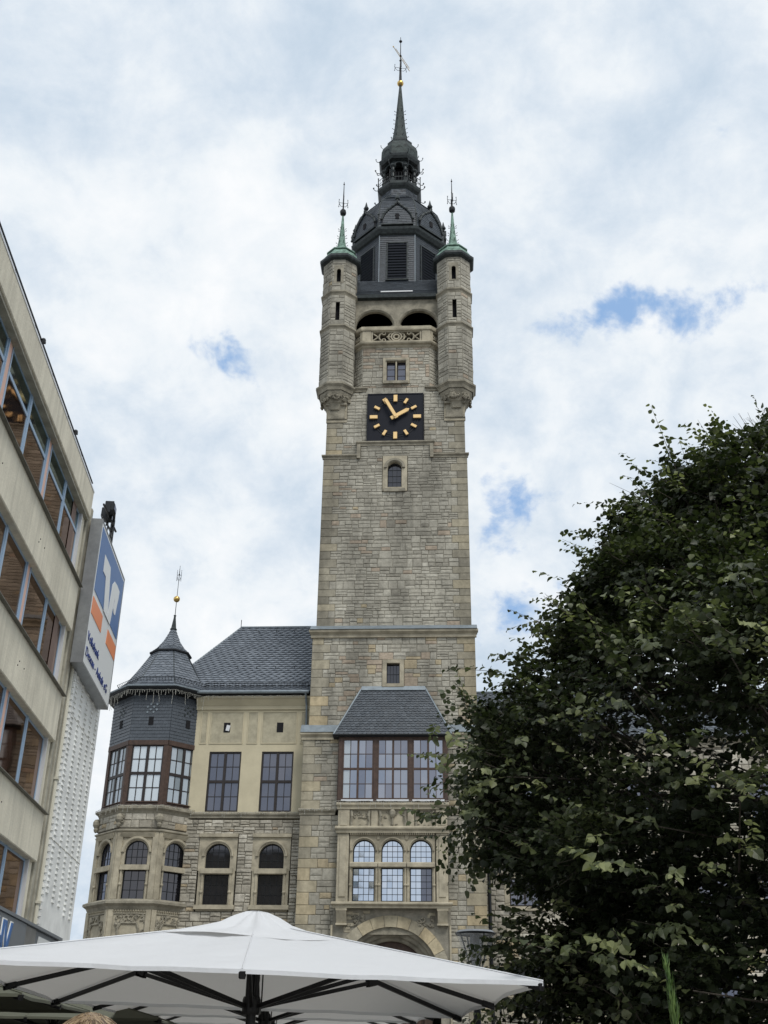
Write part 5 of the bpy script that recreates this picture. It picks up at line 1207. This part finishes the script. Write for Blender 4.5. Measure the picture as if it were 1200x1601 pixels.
q = MB(); q.rings((lx, ly), [(3.64, .34), (3.68, .30), (3.7, .05)], 24); q.build('lamp_cap', ALU, lamp)

# ================================================================ MARKET UMBRELLAS
def umbrella(cx, cy, yaw, h, tr, tp, SZ, peak, fab, rim, label, group, sag=.14, hub_drop=-.13, cat='parasol', vent=True):
    root = thing('market_umbrella', (cx, cy, 0), label, cat, group)
    c, s = math.cos(yaw), math.sin(yaw); H = SZ/2
    def W(a, b, z): return np.array([cx+c*a-s*b, cy+s*a+c*b, h+z+a*tr+b*tp])
    cor = [(-H, -H), (H, -H), (H, H), (-H, H)]
    # canopy: 8 gores with a scalloped rim, slightly sagging between the ribs
    q = MB(); NR, NA = 9, 64; rim_pts = []
    P = []
    for j in range(NR+1):
        f = .03+.97*j/NR
        for i in range(NA):
            e_ = i/NA*4; k = int(e_); t = e_-k; a0, b0 = cor[k]; a1, b1 = cor[(k+1) % 4]
            a, b = a0+(a1-a0)*t, b0+(b1-b0)*t
            u = (t*2) % 1.; sg_ = math.sin(math.pi*u)
            sc = 1-sag*.22*sg_*f**3
            z = peak*(1-f)-.03*sg_*math.sin(math.pi*f)
            z += .006*math.sin(7*a+3*b)*sg_
            p = W(a*f*sc, b*f*sc, z); P.append(p)
            if j == NR: rim_pts.append(p)
    P.append(W(0, 0, peak*.985)); n0 = len(P)-1; f_ = []
    for j in range(NR):
        for i in range(NA): f_.append((j*NA+i, j*NA+(i+1) % NA, (j+1)*NA+(i+1) % NA, (j+1)*NA+i))
    for i in range(NA): f_.append((n0, (i+1) % NA, i))
    q.add(P, f_); can = q.build('canopy', fab, root, smooth=True)
    for i in range(0, NA, 8):       # stitched seams over the ribs
        q = MB(); q.path([np.array(P[j*NA+i])+np.array([0, 0, .006]) for j in range(NR+1)], .007, 4); q.build('seam', fab, can)
    q = MB()
    for i in range(NA):
        a, b = rim_pts[i], rim_pts[(i+1) % NA]; d = np.array([0, 0, -.035]); q.quad(a, b, b+d, a+d)
    q.build('hem', fab, can)
    if vent:        # loose vent cap with its folds
        q = MB(); P = []; NV = 72; VR = 7; vs_ = SZ*.175
        for j in range(VR+1):
            f = j/VR
            for i in range(NV):
                e_ = i/NV*4; k = int(e_) % 4; t = e_-int(e_); a0, b0 = cor[k]; a1, b1 = cor[(k+1) % 4]; a, b = (a0+(a1-a0)*t)/H*vs_, (b0+(b1-b0)*t)/H*vs_
                rr = math.hypot(a, b); 
                knob = .085*math.exp(-(f*vs_/.3)**4)
                z = peak*(1-f*.35)-.0-f*.0+.025*(1-f)+knob+.022*math.sin(i*1.4)*math.sin(math.pi*f)*(1-f*.4)+.035*math.sin(i*.52+2)*f*(1-f)*2+.02*math.sin(i*.35)*f
                P.append(W(a*max(f, .02), b*max(f, .02), z))
        f_ = [(j*NV+i, j*NV+(i+1) % NV, (j+1)*NV+(i+1) % NV, (j+1)*NV+i) for j in range(VR) for i in range(NV)]; f_.append(tuple(range(NV)))
        q.add(P, f_); q.build('vent_cap', fab, can, smooth=True)
    # ribs and struts
    hz = hub_drop; ends = []
    for k in range(4):
        a0, b0 = cor[k]; a1, b1 = cor[(k+1) % 4]; ends += [(a0, b0), ((a0+a1)/2, (b0+b1)/2)]
    for a, b in ends:
        q = MB(); A = W(a*.04, b*.04, peak*.94-.03); B = W(a*.985, b*.985, -.01)
        d = (B-A)/np.linalg.norm(B-A); sd_ = np.cross(d, (0, 0, 1)); sd_ /= np.linalg.norm(sd_); up = np.cross(sd_, d)
        FF = Fr(A, d, up, sd_); L = np.linalg.norm(B-A); q.box(FF, 0, L, -.045, .0, -.018, .018); q.bevel(FF, L-.08, L+.05, -.055, .005, -.028, .028, .01); rb = q.build('rib', rim, root)
        q = MB(); M_ = A+(B-A)*.52+np.array([0, 0, -.04]); Hb = W(a*.03, b*.03, hz); d = M_-Hb; L = np.linalg.norm(d); d /= L; sd_ = np.cross(d, (0, 0, 1)); sd_ /= np.linalg.norm(sd_); FF = Fr(Hb, d, np.cross(sd_, d), sd_)
        q.box(FF, 0, L, -.02, .02, -.016, .016); q.bevel(FF, L-.1, L+.04, -.04, .04, -.03, .03, .01); q.build('strut', rim, root)
    top = W(0, 0, peak)
    q = MB(); ax = top-W(0, 0, 0); 
    q.tube((cx, cy, 0), W(0, 0, hz+.1), .05, n=14); 
    for dx in (-.045, .045): q.tube(W(dx, -.03, hz), W(dx, -.03, peak*.9), .022, n=8)
    q.tube(W(0, .04, hz), W(0, .04, peak*.93), .028, n=8); q.tube(W(.1, -.02, hz), W(.1, -.02, peak*.8), .008, n=5)
    q.build('pole', rim, root)
    q = MB(); q.rings((W(0, 0, 0)[0], W(0, 0, 0)[1]), [(W(0, 0, hz-.08)[2], .08), (W(0, 0, hz-.05)[2], .09), (W(0, 0, hz+.06)[2], .09), (W(0, 0, hz+.09)[2], .08)], 12); q.build('runner_hub', rim, root)
    q = MB(); q.rings((W(0, 0, 0)[0], W(0, 0, 0)[1]), [(W(0, 0, peak*.84)[2], .09), (W(0, 0, peak*.96)[2], .1)], 12); q.build('crown_hub', rim, root)
    q = MB(); q.rings((cx, cy), [(0.03, .42), (.1, .42), (.14, .3), (.16, .07), (.5, .065)], 16); q.build('base', rim, root)
    return root
UY = .127
UG = 'white canvas market umbrellas in a row'
umbrella(-2.0, 12.08, UY, 2.25, -.0208, -.0162, 5.0, .68, FAB, ALUB, 'nearest large square white canvas umbrella with loose vent cap on top', UG)
umbrella(-2.0-.127*5.5, 12.08+5.45, UY, 2.30, -.012, -.0, 5.0, .70, FAB, ALUB, 'second white canvas umbrella, directly behind the nearest one', UG)
umbrella(-2.0-.127*11., 12.08+10.9, UY, 2.34, -.008, -.0, 5.0, .70, FAB, ALUB, 'farthest white canvas umbrella, its rim just showing below the second', UG)
umbrella(-7.35, 15.1, UY, 2.27, -.0, 0, 4.6, .6, OLIVE, ALUB, 'dark olive canvas umbrella between the white umbrellas and the bank', 'olive umbrellas near the office building', vent=False)
umbrella(-6.9, 20.6, UY, 2.22, -.0, 0, 4.2, .55, OLIVE, ALUB, 'olive canvas umbrella farther back, behind the blond head', 'olive umbrellas near the office building', vent=False)

# ================================================================ PERSON (back turned, only the hair reaches into the frame)
def person():
    px_, py_ = -.978, 3.24
    root = thing('person', (px_, py_, 0), 'blond short haired person in a grey shirt, back turned, below the umbrellas', 'person')
    V = [(0, 0, .95), (0, .0, 1.15), (0, -.01, 1.36), (0, .0, 1.47), (0, .01, 1.54), (-.17, 0, 1.40), (-.24, .0, 1.12), (-.25, .05, .87), (.17, 0, 1.40), (.24, 0, 1.12), (.25, .05, .87), (-.1, 0, .9), (-.11, .01, .5), (-.12, -.02, .09), (-.12, .12, .04), (.1, 0, .9), (.11, .01, .5), (.12, -.02, .09), (.12, .12, .04)]
    E_ = [(0, 1), (1, 2), (2, 3), (3, 4), (2, 5), (5, 6), (6, 7), (2, 8), (8, 9), (9, 10), (0, 11), (11, 12), (12, 13), (13, 14), (0, 15), (15, 16), (16, 17), (17, 18)]
    Rr = [(.16, .11), (.14, .1), (.17, .11), (.06, .06), (.055, .055), (.06, .06), (.045, .045), (.03, .03), (.06, .06), (.045, .045), (.03, .03), (.09, .09), (.065, .065), (.045, .045), (.04, .03), (.09, .09), (.065, .065), (.045, .045), (.04, .03)]
    me = bpy.data.meshes.new('body'); me.from_pydata([(px_+a, py_+b, c) for a, b, c in V], E_, []); o = bpy.data.objects.new('body', me); COL.objects.link(o)
    md = o.modifiers.new('s', 'SKIN'); sv = me.skin_vertices[0].data
    for i, r_ in enumerate(Rr): sv[i].radius = r_
    sv[0].use_root = True; md2 = o.modifiers.new('u', 'SUBSURF'); md2.levels = 2; md2.render_levels = 2
    dg = bpy.context.evaluated_depsgraph_get(); nm = bpy.data.meshes.new_from_object(o.evaluated_get(dg)); bpy.data.objects.remove(o)
    nm.materials.clear(); nm.materials.append(mat('grey_shirt', (.12, .13, .15), .9)); nm.materials.append(mat('dark_trousers', (.03, .035, .05), .9)); nm.materials.append(mat('skin', (.52, .32, .24), .55))
    for p in nm.polygons:
        z = p.center.z; x = abs(p.center.x-px_); p.material_index = 2 if (z > 1.475 or (x > .21 and z < 1.13)) else (1 if z < .93 else 0); p.use_smooth = True
    o = bpy.data.objects.new('body', nm); COL.objects.link(o); hang(o, root)
    SK = bpy.data.materials['skin']
    hx, hy, hz = px_, py_+.015, 1.612
    q = MB(); q.ball((hx, hy, hz-.004), .09, 20, sz=1.06, sx=.82, sy=1.0); q.ball((hx, hy+.045, hz-.06), .062, 14, sz=1.05, sx=.9); q.ball((hx, hy+.105, hz-.01), .016, 8, sz=1.5)
    for s_ in (-1, 1): q.ball((hx+s_*.08, hy, hz-.005), .026, 8, sx=.4, sz=1.3)
    hd = q.build('head', SK, root, smooth=True)
    q = MB()
    for s_ in (-1, 1): q.ball((hx+s_*.032, hy+.088, hz+.008), .012, 8)
    q.build('eye', mat('eye_white', (.6, .6, .58), .3), hd)
    q = MB(); q.ball((hx, hy+.098, hz-.055), .02, 8, sz=.3, sy=.5); q.build('mouth', mat('lip', (.4, .16, .14), .5), hd)
    for s_ in (-1, 1):      # hands: palm, four fingers and a thumb
        q = MB(); w0 = np.array([px_+s_*.25, py_+.055, .86]); q.ball(w0+np.array([0, .005, -.045]), .04, 10, sx=.5, sz=1.2)
        for j, ln in enumerate((.065, .075, .07, .055)):
            b0 = w0+np.array([0, -.026+.018*j, -.08]); q.path([b0, b0+np.array([-s_*.004, .004, -ln*.5]), b0+np.array([-s_*.014, .008, -ln])], [.009, .008, .006], 8)
        q.path([w0+np.array([0, .03, -.03]), w0+np.array([-s_*.01, .055, -.055]), w0+np.array([-s_*.016, .06, -.085])], [.011, .010, .007], 8); q.build('hand', SK, root, smooth=True)
    HM = tint_mat('dark_blond_hair', [(0, (.07, .045, .025)), (.5, (.22, .15, .085)), (1, (.46, .35, .21))], rough=.45, bump=0, spec=.5)
    q = MB(); q.ball((hx, hy-.012, hz+.008), .097, 22, sz=1.03, sx=.84, sy=1.0); cap = q.build('hair_cap', HM, hd, smooth=True, tint=True)
    q = MB()
    for i in range(2600):
        t = random.uniform(0, 6.283); ph = math.acos(random.uniform(-.25, 1)); 
        if math.sin(t) > .75 and ph > 1.1: continue
        n_ = np.array([.86*math.sin(ph)*math.cos(t), math.sin(ph)*math.sin(t), 1.06*math.cos(ph)]); p = np.array([hx, hy-.012, hz+.008])+n_*.094
        crown = np.array([hx+.01, hy-.04, hz+.12]); fl_ = (p-crown); fl_ = fl_/(np.linalg.norm(fl_)+1e-6)
        side = np.cross(n_, fl_)*random.gauss(.12, .3); L = random.uniform(.022, .055); o_ = len(q.f); pts = [p]
        for j in range(3):
            dv = fl_*1.0+side+n_*(random.uniform(.06, .26)-.13*j)+np.array([0, 0, -.16*j]); dv /= np.linalg.norm(dv); pts.append(pts[-1]+dv*L/3)
        q.path(pts, [.0022, .0019, .0014, .0005], 3); tv = random.random()
        q.t[o_:] = [tv]*(len(q.f)-o_)
    q.build('hair', HM, hd, tint=True, kind='stuff')
person()

# ================================================================ TALL PLANT in a tub, lower right
pl_ = thing('potted_plant', (.75, 4.0, 0), 'bright green narrow-leaved plant spike rising before the dark tree', 'plant')
GRN = tint_mat('fresh_green_leaf', [(0, (.04, .085, .018)), (1, (.13, .20, .055))], rough=.5, bump=0)
q = MB(); q.rings((.75, 4.0), [(.03, .16), (.4, .22), (.42, .23), (.42, .2), (.38, .19)], 20); q.build('pot', mat('terracotta', (.3, .14, .08), .9, noise_s=8), pl_)
q = MB(); q.path([(.755, 4, .35), (.765, 4, 1.0), (.758, 4, 1.6), (.738, 4, 1.9)], [.012, .01, .006, .002], 6); q.build('stem', GRN, pl_)
q = MB()
for i in range(420):
    f = random.random()**.8; z = .5+f*1.42; x0 = np.interp(z, [.35, 1, 1.6, 1.93], [.755, .765, .758, .735]); t = random.uniform(0, 6.28); L = .045+.17*(1-f); sp_ = .28+.3*(1-f); o_ = len(q.f)
    b0 = np.array([x0, 4, z]); d = np.array([math.cos(t)*sp_, math.sin(t)*sp_, 1]); d /= np.linalg.norm(d); sdv = np.cross(d, (math.cos(t+.3), math.sin(t+.3), 0.1)); sdv /= np.linalg.norm(sdv); w_ = .004+.003*(1-f)
    a1 = b0+d*L*.5+np.array([math.cos(t), math.sin(t), 0])*.004; a2 = b0+d*L
    q.add([b0-sdv*w_*.5, b0+sdv*w_*.5, a1+sdv*w_, a1-sdv*w_, a2], [(0, 1, 2, 3), (3, 2, 4)]); q.t[o_:] = [random.random()]*(len(q.f)-o_)
q.build('leaf', GRN, pl_, tint=True, kind='stuff')

# ================================================================ LINDEN TREE
TX, TY = 5.2, 14.6
tree = thing('linden_tree', (TX, TY, 0), 'big dense dark green linden tree filling the right side before the annex', 'tree')
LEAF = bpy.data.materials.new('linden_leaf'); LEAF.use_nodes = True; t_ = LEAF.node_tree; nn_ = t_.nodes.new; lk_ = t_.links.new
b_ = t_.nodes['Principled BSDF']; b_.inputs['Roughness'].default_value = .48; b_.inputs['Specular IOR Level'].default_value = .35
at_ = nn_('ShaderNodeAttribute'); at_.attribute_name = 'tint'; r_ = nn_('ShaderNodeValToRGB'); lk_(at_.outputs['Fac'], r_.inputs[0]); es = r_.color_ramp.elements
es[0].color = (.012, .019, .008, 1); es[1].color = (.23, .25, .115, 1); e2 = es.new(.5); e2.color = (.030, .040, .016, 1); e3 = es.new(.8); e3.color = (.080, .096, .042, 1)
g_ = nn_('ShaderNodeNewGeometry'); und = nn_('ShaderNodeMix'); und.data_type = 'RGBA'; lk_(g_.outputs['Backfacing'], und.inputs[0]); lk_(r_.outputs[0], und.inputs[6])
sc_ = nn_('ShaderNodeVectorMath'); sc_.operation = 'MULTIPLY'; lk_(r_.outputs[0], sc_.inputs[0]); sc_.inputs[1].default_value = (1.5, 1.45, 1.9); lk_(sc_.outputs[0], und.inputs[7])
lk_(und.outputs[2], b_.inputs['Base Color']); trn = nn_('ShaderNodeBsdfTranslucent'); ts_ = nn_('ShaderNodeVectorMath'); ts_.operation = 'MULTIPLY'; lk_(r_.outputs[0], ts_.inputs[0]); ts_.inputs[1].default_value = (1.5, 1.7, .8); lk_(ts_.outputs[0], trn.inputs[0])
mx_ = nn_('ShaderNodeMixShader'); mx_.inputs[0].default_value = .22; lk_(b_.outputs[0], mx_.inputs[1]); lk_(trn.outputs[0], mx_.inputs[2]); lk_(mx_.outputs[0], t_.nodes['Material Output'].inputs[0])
BARK = mat('linden_bark', (.07, .06, .048), .95, noise_s=12, noise_amt=.4, bump=.8, bump_s=30)
XLz = [(0, 4.4), (1.2, 2.2), (2.0, 1.0), (2.75, .75), (2.95, 1.1), (3.1, 1.5), (3.35, 1.55), (3.55, 1.0), (3.7, .45), (4.1, .3), (4.8, .08), (5.6, .35), (6.0, .5), (6.3, .9), (6.9, 1.4), (7.75, 1.9), (8.6, 2.45), (9.2, 3.0), (9.65, 3.7), (10.0, 4.5), (10.3, 5.1)]
def rad(z): return np.maximum(.05, TX-np.interp(z, [a for a, b in XLz], [b for a, b in XLz]))
rr = np.random.default_rng(5)
_ph = rr.uniform(0, 6.28, (10, 2)); _fr = rr.uniform(.8, 4.2, (10, 2)); _fr[:, 0] = np.round(_fr[:, 0]*1.8)
def lump(th, z): return sum(np.sin(_fr[i, 0]*th+_ph[i, 0])*np.sin(_fr[i, 1]*z+_ph[i, 1]) for i in range(10))/2.3
def nrm(a): return a/(np.linalg.norm(a, axis=-1, keepdims=True)+1e-9)
def proto_spray(n, L, droop):       # a twig along +x with alternate hanging leaves
    p = np.zeros(3); d = np.array([1., 0, .05]); st = L/n; out = []; tw = [p]
    for i in range(n):
        d = nrm(d+np.array([0, rr.normal(0, .08), -droop*st+rr.normal(0, .05)])); p = p+d*st; tw.append(p)
        sd_ = nrm(np.cross(d, (0, 0, 1.))); s_ = 1 if i % 2 else -1
        ax = nrm(d*.55+sd_*s_*rr.uniform(.5, 1.)+np.array([0, 0, rr.uniform(-.9, -.05)])+rr.normal(0, .18, 3))
        up = np.array([0, 0, 1.])+d*.2+rr.normal(0, .4, 3); nv = nrm(up-ax*up.dot(ax)); uu = np.cross(ax, nv); z_ = rr.uniform(.62, 1.15)*(1-.25*i/n)
        out.append(np.stack([p+ax*.02, uu*z_*1.08, ax*z_, nv*z_]))
    return np.array(out), np.array(tw)
PROTO = [proto_spray(int(rr.integers(7, 12)), .42, .5) for _ in range(28)]+[proto_spray(14, .66, .15) for _ in range(8)]
LP, LU, LV, LN, LT, TWS = [], [], [], [], [], []
def spray(p, d, k, sc, tint, size):
    out, tw = PROTO[k]; d = nrm(np.array(d, float)); y = nrm(np.cross((0, 0, 1.), d)+1e-6); z = np.cross(d, y); M = np.stack([d, y, z])   # rows
    o = out@M; LP.append(np.array(p)+o[:, 0]*sc); LU.append(o[:, 1]*size); LV.append(o[:, 2]*size); LN.append(o[:, 3]*size)
    LT.append(tint+rr.normal(0, .12, len(o))); TWS.append((np.array(p), np.array(p)+(tw[-1]@M)*sc))
def on_crown(th, z, f=1.):
    r = rad(z)*f+.32*lump(th, z)*min(1, f); return np.array([TX+r*math.cos(th), TY+r*math.sin(th)*.95, z])
nb = 0
while nb < 420:
    z = rr.uniform(1.3, 10.3); th = rr.uniform(math.pi*.72, math.pi*1.80) if rr.random() < .78 else rr.uniform(-math.pi*.2, math.pi*.72)
    if rr.random() > (rad(z)+1.2)/6.2: continue
    br_ = rr.uniform(.34, .72); c = on_crown(th, z-br_*.2, max(.1, rr.uniform(.86, 1.0)-br_/max(.3, rad(z)))); out_ = np.array([math.cos(th), math.sin(th), .25]); nb += 1
    base = rr.choice([.30, .40, .50, .62], p=[.34, .34, .22, .10])
    for j in range(int(30*(br_/.6)**2)+10):
        v_ = nrm(rr.normal(0, 1, 3))
        if v_.dot(out_) < -.35: v_ = -v_
        if v_[2] < -.45 and rr.random() < .6: v_[2] = -v_[2]
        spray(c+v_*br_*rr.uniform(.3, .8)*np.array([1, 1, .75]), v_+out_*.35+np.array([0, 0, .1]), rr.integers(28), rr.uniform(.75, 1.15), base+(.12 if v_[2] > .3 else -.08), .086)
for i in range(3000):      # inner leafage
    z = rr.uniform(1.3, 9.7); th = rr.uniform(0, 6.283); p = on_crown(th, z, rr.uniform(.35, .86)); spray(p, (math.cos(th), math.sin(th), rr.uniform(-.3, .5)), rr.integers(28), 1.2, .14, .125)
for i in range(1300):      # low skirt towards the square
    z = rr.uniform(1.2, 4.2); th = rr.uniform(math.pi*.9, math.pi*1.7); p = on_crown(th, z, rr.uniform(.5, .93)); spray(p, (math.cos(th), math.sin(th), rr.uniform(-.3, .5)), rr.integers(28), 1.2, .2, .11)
def at_px(px, py, Y):
    d = RC@np.array([px-600, 800.5-py, -FPX]); return CAM+d*(Y/d[1])
shoots = []
for (x, y, dx, dy) in [(1178, 634, -.15, 1), (1140, 648, -.3, 1), (1090, 660, -.45, .8), (1052, 698, -.8, .5), (1020, 745, -.8, .5), (985, 795, -.8, .6), (940, 838, -.8, .6), (905, 893, -1, .4), (925, 880, -.8, .5), (868, 945, -.9, .4), (855, 980, -1, .25), (850, 1030, -.9, .5), (787, 1043, -.8, .6), (800, 1060, -.8, .5), (707, 1056, -.4, 1), (722, 1075, -.6, .8), (745, 1092, -.5, .8), (700, 1110, -.9, .4),
                       (672, 1205, -1, .2), (664, 1240, -1, .0), (668, 1280, -1, -.3), (690, 1320, -.8, -.5), (706, 1375, -.5, -.8), (730, 1395, -.2, -1), (765, 1385, -.2, -1), (680, 1170, -1, .3), (725, 1470, -1, .1), (735, 1490, -1, -.2), (745, 1440, -.9, .4), (757, 1515, -1, -.2), (760, 1560, -1, -.1), (775, 1420, -.8, .3), (1195, 645, .1, 1), (1120, 665, -.3, 1), (1070, 690, -.6, .8)]:
    Y = TY-rr.uniform(.3, 1.6); tip = at_px(x, y, Y); NCUT = len(LP) if not shoots else NCUT; d = nrm(np.array([dx, rr.uniform(-.3, .1), dy]))
    spray(tip-d*.62, d, 28+rr.integers(8), 1., rr.uniform(.5, .85), .092); shoots.append((tip-d*.62, d))
    for q_ in range(13): spray(tip-d*rr.uniform(.5, 1.15)+rr.normal(0, .12, 3), d+rr.normal(0, .45, 3), rr.integers(28), .9, rr.uniform(.35, .7), .088)
for (x, y) in [(1150, 885), (1120, 1010), (1160, 1030), (1180, 1090), (1050, 1170), (1100, 1200), (1010, 1175), (1150, 1240), (1190, 1245), (1090, 1235), (735, 1250), (700, 1170), (840, 1330), (930, 1330), (990, 1350), (1060, 1360), (1150, 1330), (1180, 1350), (950, 1480), (1060, 1430), (1080, 1450), (760, 1210), (985, 1075), (920, 1110), (830, 1220), (1110, 960), (1000, 990), (1170, 960), (960, 1480), (870, 1500), (830, 1130)]:
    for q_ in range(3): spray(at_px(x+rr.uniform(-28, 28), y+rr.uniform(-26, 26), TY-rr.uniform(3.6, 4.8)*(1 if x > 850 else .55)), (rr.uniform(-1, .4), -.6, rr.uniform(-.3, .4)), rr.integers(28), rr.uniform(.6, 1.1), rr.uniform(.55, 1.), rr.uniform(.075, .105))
for i in range(230):     # young shoots all over the outside
    z = rr.uniform(1.6, 9.5); th = rr.uniform(math.pi*.75, math.pi*1.75); p = on_crown(th, z, 1.0); d = nrm(np.array([math.cos(th)+rr.normal(0, .3), math.sin(th)+rr.normal(0, .3), rr.uniform(-.1, .9)]))
    spray(p-d*.02, d, 28+rr.integers(8), rr.uniform(.7, 1.2), rr.uniform(.5, .9), .088); spray(p-d*.1, d+rr.normal(0, .4, 3), rr.integers(28), .9, rr.uniform(.4, .8), .085); shoots.append((p-d*.12, d))
_n0 = sum(len(a) for a in LP[:NCUT])
LP, LU, LV, LN, LT = [np.concatenate(a) for a in (LP, LU, LV, LN, LT)]
_th = np.arctan2((LP[:, 1]-TY)/.95, LP[:, 0]-TX); _d = np.hypot(LP[:, 0]-TX, (LP[:, 1]-TY)/.95)
keep = (_d < rad(LP[:, 2])+.06+.36*lump(_th, LP[:, 2])+rr.normal(0, .09, len(LP))) | (np.arange(len(LP)) >= _n0)
keep &= LP[:, 2] < 10.3
LP, LU, LV, LN, LT = [a[keep] for a in (LP, LU, LV, LN, LT)]
LT = np.clip(LT, .01, .99)
for _a in (LU, LV, LN): _a *= 1.0
_sz = np.clip(rr.normal(1., .17, len(LP)), .6, 1.45)[:, None]; LU *= _sz; LV *= _sz; LN *= _sz
D_ = LP-CAM; C_ = D_@RC; dist = -C_[:, 2]; X_ = 600+FPX*C_[:, 0]/dist; Y_ = 800.5-FPX*C_[:, 1]/dist
vis = (X_ > 0) & (X_ < 1200) & (Y_ > 0) & (Y_ < 1601)
score = np.where(vis, np.linalg.norm(LV, axis=1)/dist*(.4+LT)*np.where(dist < np.percentile(dist[vis], 12), 1, .5), 0)
order = np.argsort(-score); topn = order[:300]; rest = order[300:]
for i in topn:
    o = bpy.data.objects.new('leaf', unit('leaf', 0, int(LT[i]*12), LEAF)); COL.objects.link(o); hang(o, tree); M = Matrix.Identity(4)
    for r_ in range(3): M[r_][0] = LU[i][r_]; M[r_][1] = LV[i][r_]; M[r_][2] = LN[i][r_]; M[r_][3] = LP[i][r_]
    o.matrix_basis = M
tv, tf_ = TM['leaf'][0]; nl = len(rest); nv_ = len(tv)
VV = (LP[rest][:, None, :]+tv[None, :, 0:1]*LU[rest][:, None, :]+tv[None, :, 1:2]*LV[rest][:, None, :]+tv[None, :, 2:3]*LN[rest][:, None, :]).reshape(-1, 3)
FI = (np.array(tf_)[None]+np.arange(nl)[:, None, None]*nv_).reshape(-1)
me = bpy.data.meshes.new('leaves'); nf = nl*len(tf_); me.vertices.add(len(VV)); me.vertices.foreach_set('co', VV.ravel().astype('f')); me.loops.add(nf*4); me.loops.foreach_set('vertex_index', FI.astype('i')); me.polygons.add(nf)
me.polygons.foreach_set('loop_start', np.arange(nf, dtype='i')*4); me.polygons.foreach_set('loop_total', np.full(nf, 4, 'i')); me.update(calc_edges=True); me.materials.append(LEAF)
at_ = me.attributes.new('tint', 'FLOAT', 'FACE'); at_.data.foreach_set('value', np.repeat(LT[rest], len(tf_)).astype('f'))
o = bpy.data.objects.new('crown', me); COL.objects.link(o); hang(o, tree); o['kind'] = 'stuff'
print('leaves', nl)
sprays = [TWS[i] for i in range(0, len(TWS), 3)]
q = MB(); q.path([(TX, TY, 0), (TX+.03, TY, 1.2), (TX-.05, TY+.05, 3), (TX+.05, TY, 6), (TX, TY, 8.3), (TX-.1, TY, 9.8)], [.42, .33, .29, .22, .12, .03], 12)
for k in range(8): t = k*.8; q.path([(TX+.25*math.cos(t), TY+.25*math.sin(t), .45), (TX+.6*math.cos(t), TY+.6*math.sin(t), -.03)], [.14, .06], 6)
q.build('trunk', BARK, tree, smooth=True)
for k in range(24):
    z0 = 1.8+k*.3; th = k*2.4; r_ = rad(z0+.6)*.7; A = np.array([TX, TY, z0]); D = np.array([math.cos(th), math.sin(th)*.95, 0])
    q = MB(); q.path([A, A+D*r_*.35+(0, 0, .35), A+D*r_*.7+(0, 0, .5), A+D*r_+(0, 0, .45)], [.09, .055, .03, .012], 7)
    for j in range(6):
        f = .35+.1*j; b0 = A+D*r_*f+np.array([0, 0, .45]); s_ = 1 if j % 2 else -1; P_ = np.cross(D, (0, 0, 1))*s_; q.path([b0, b0+(P_*.5+D*.4)*r_*.22+(0, 0, .1), b0+(P_*.9+D*.8)*r_*.3+(0, 0, .05)], [.03, .018, .008], 5)
    q.build('limb', BARK, tree, smooth=True)
q = MB()
for p_, e_ in sprays: q.tube(p_, e_, .005, .002, 3, cap=False)
q.build('twig', BARK, tree, kind='stuff')
q = MB()
for p_, d_ in shoots: q.tube(p_-d_*1.1+np.array([.3, .2, -.1]), p_, .014, .006, 4)
q.build('shoot', BARK, tree, kind='stuff')
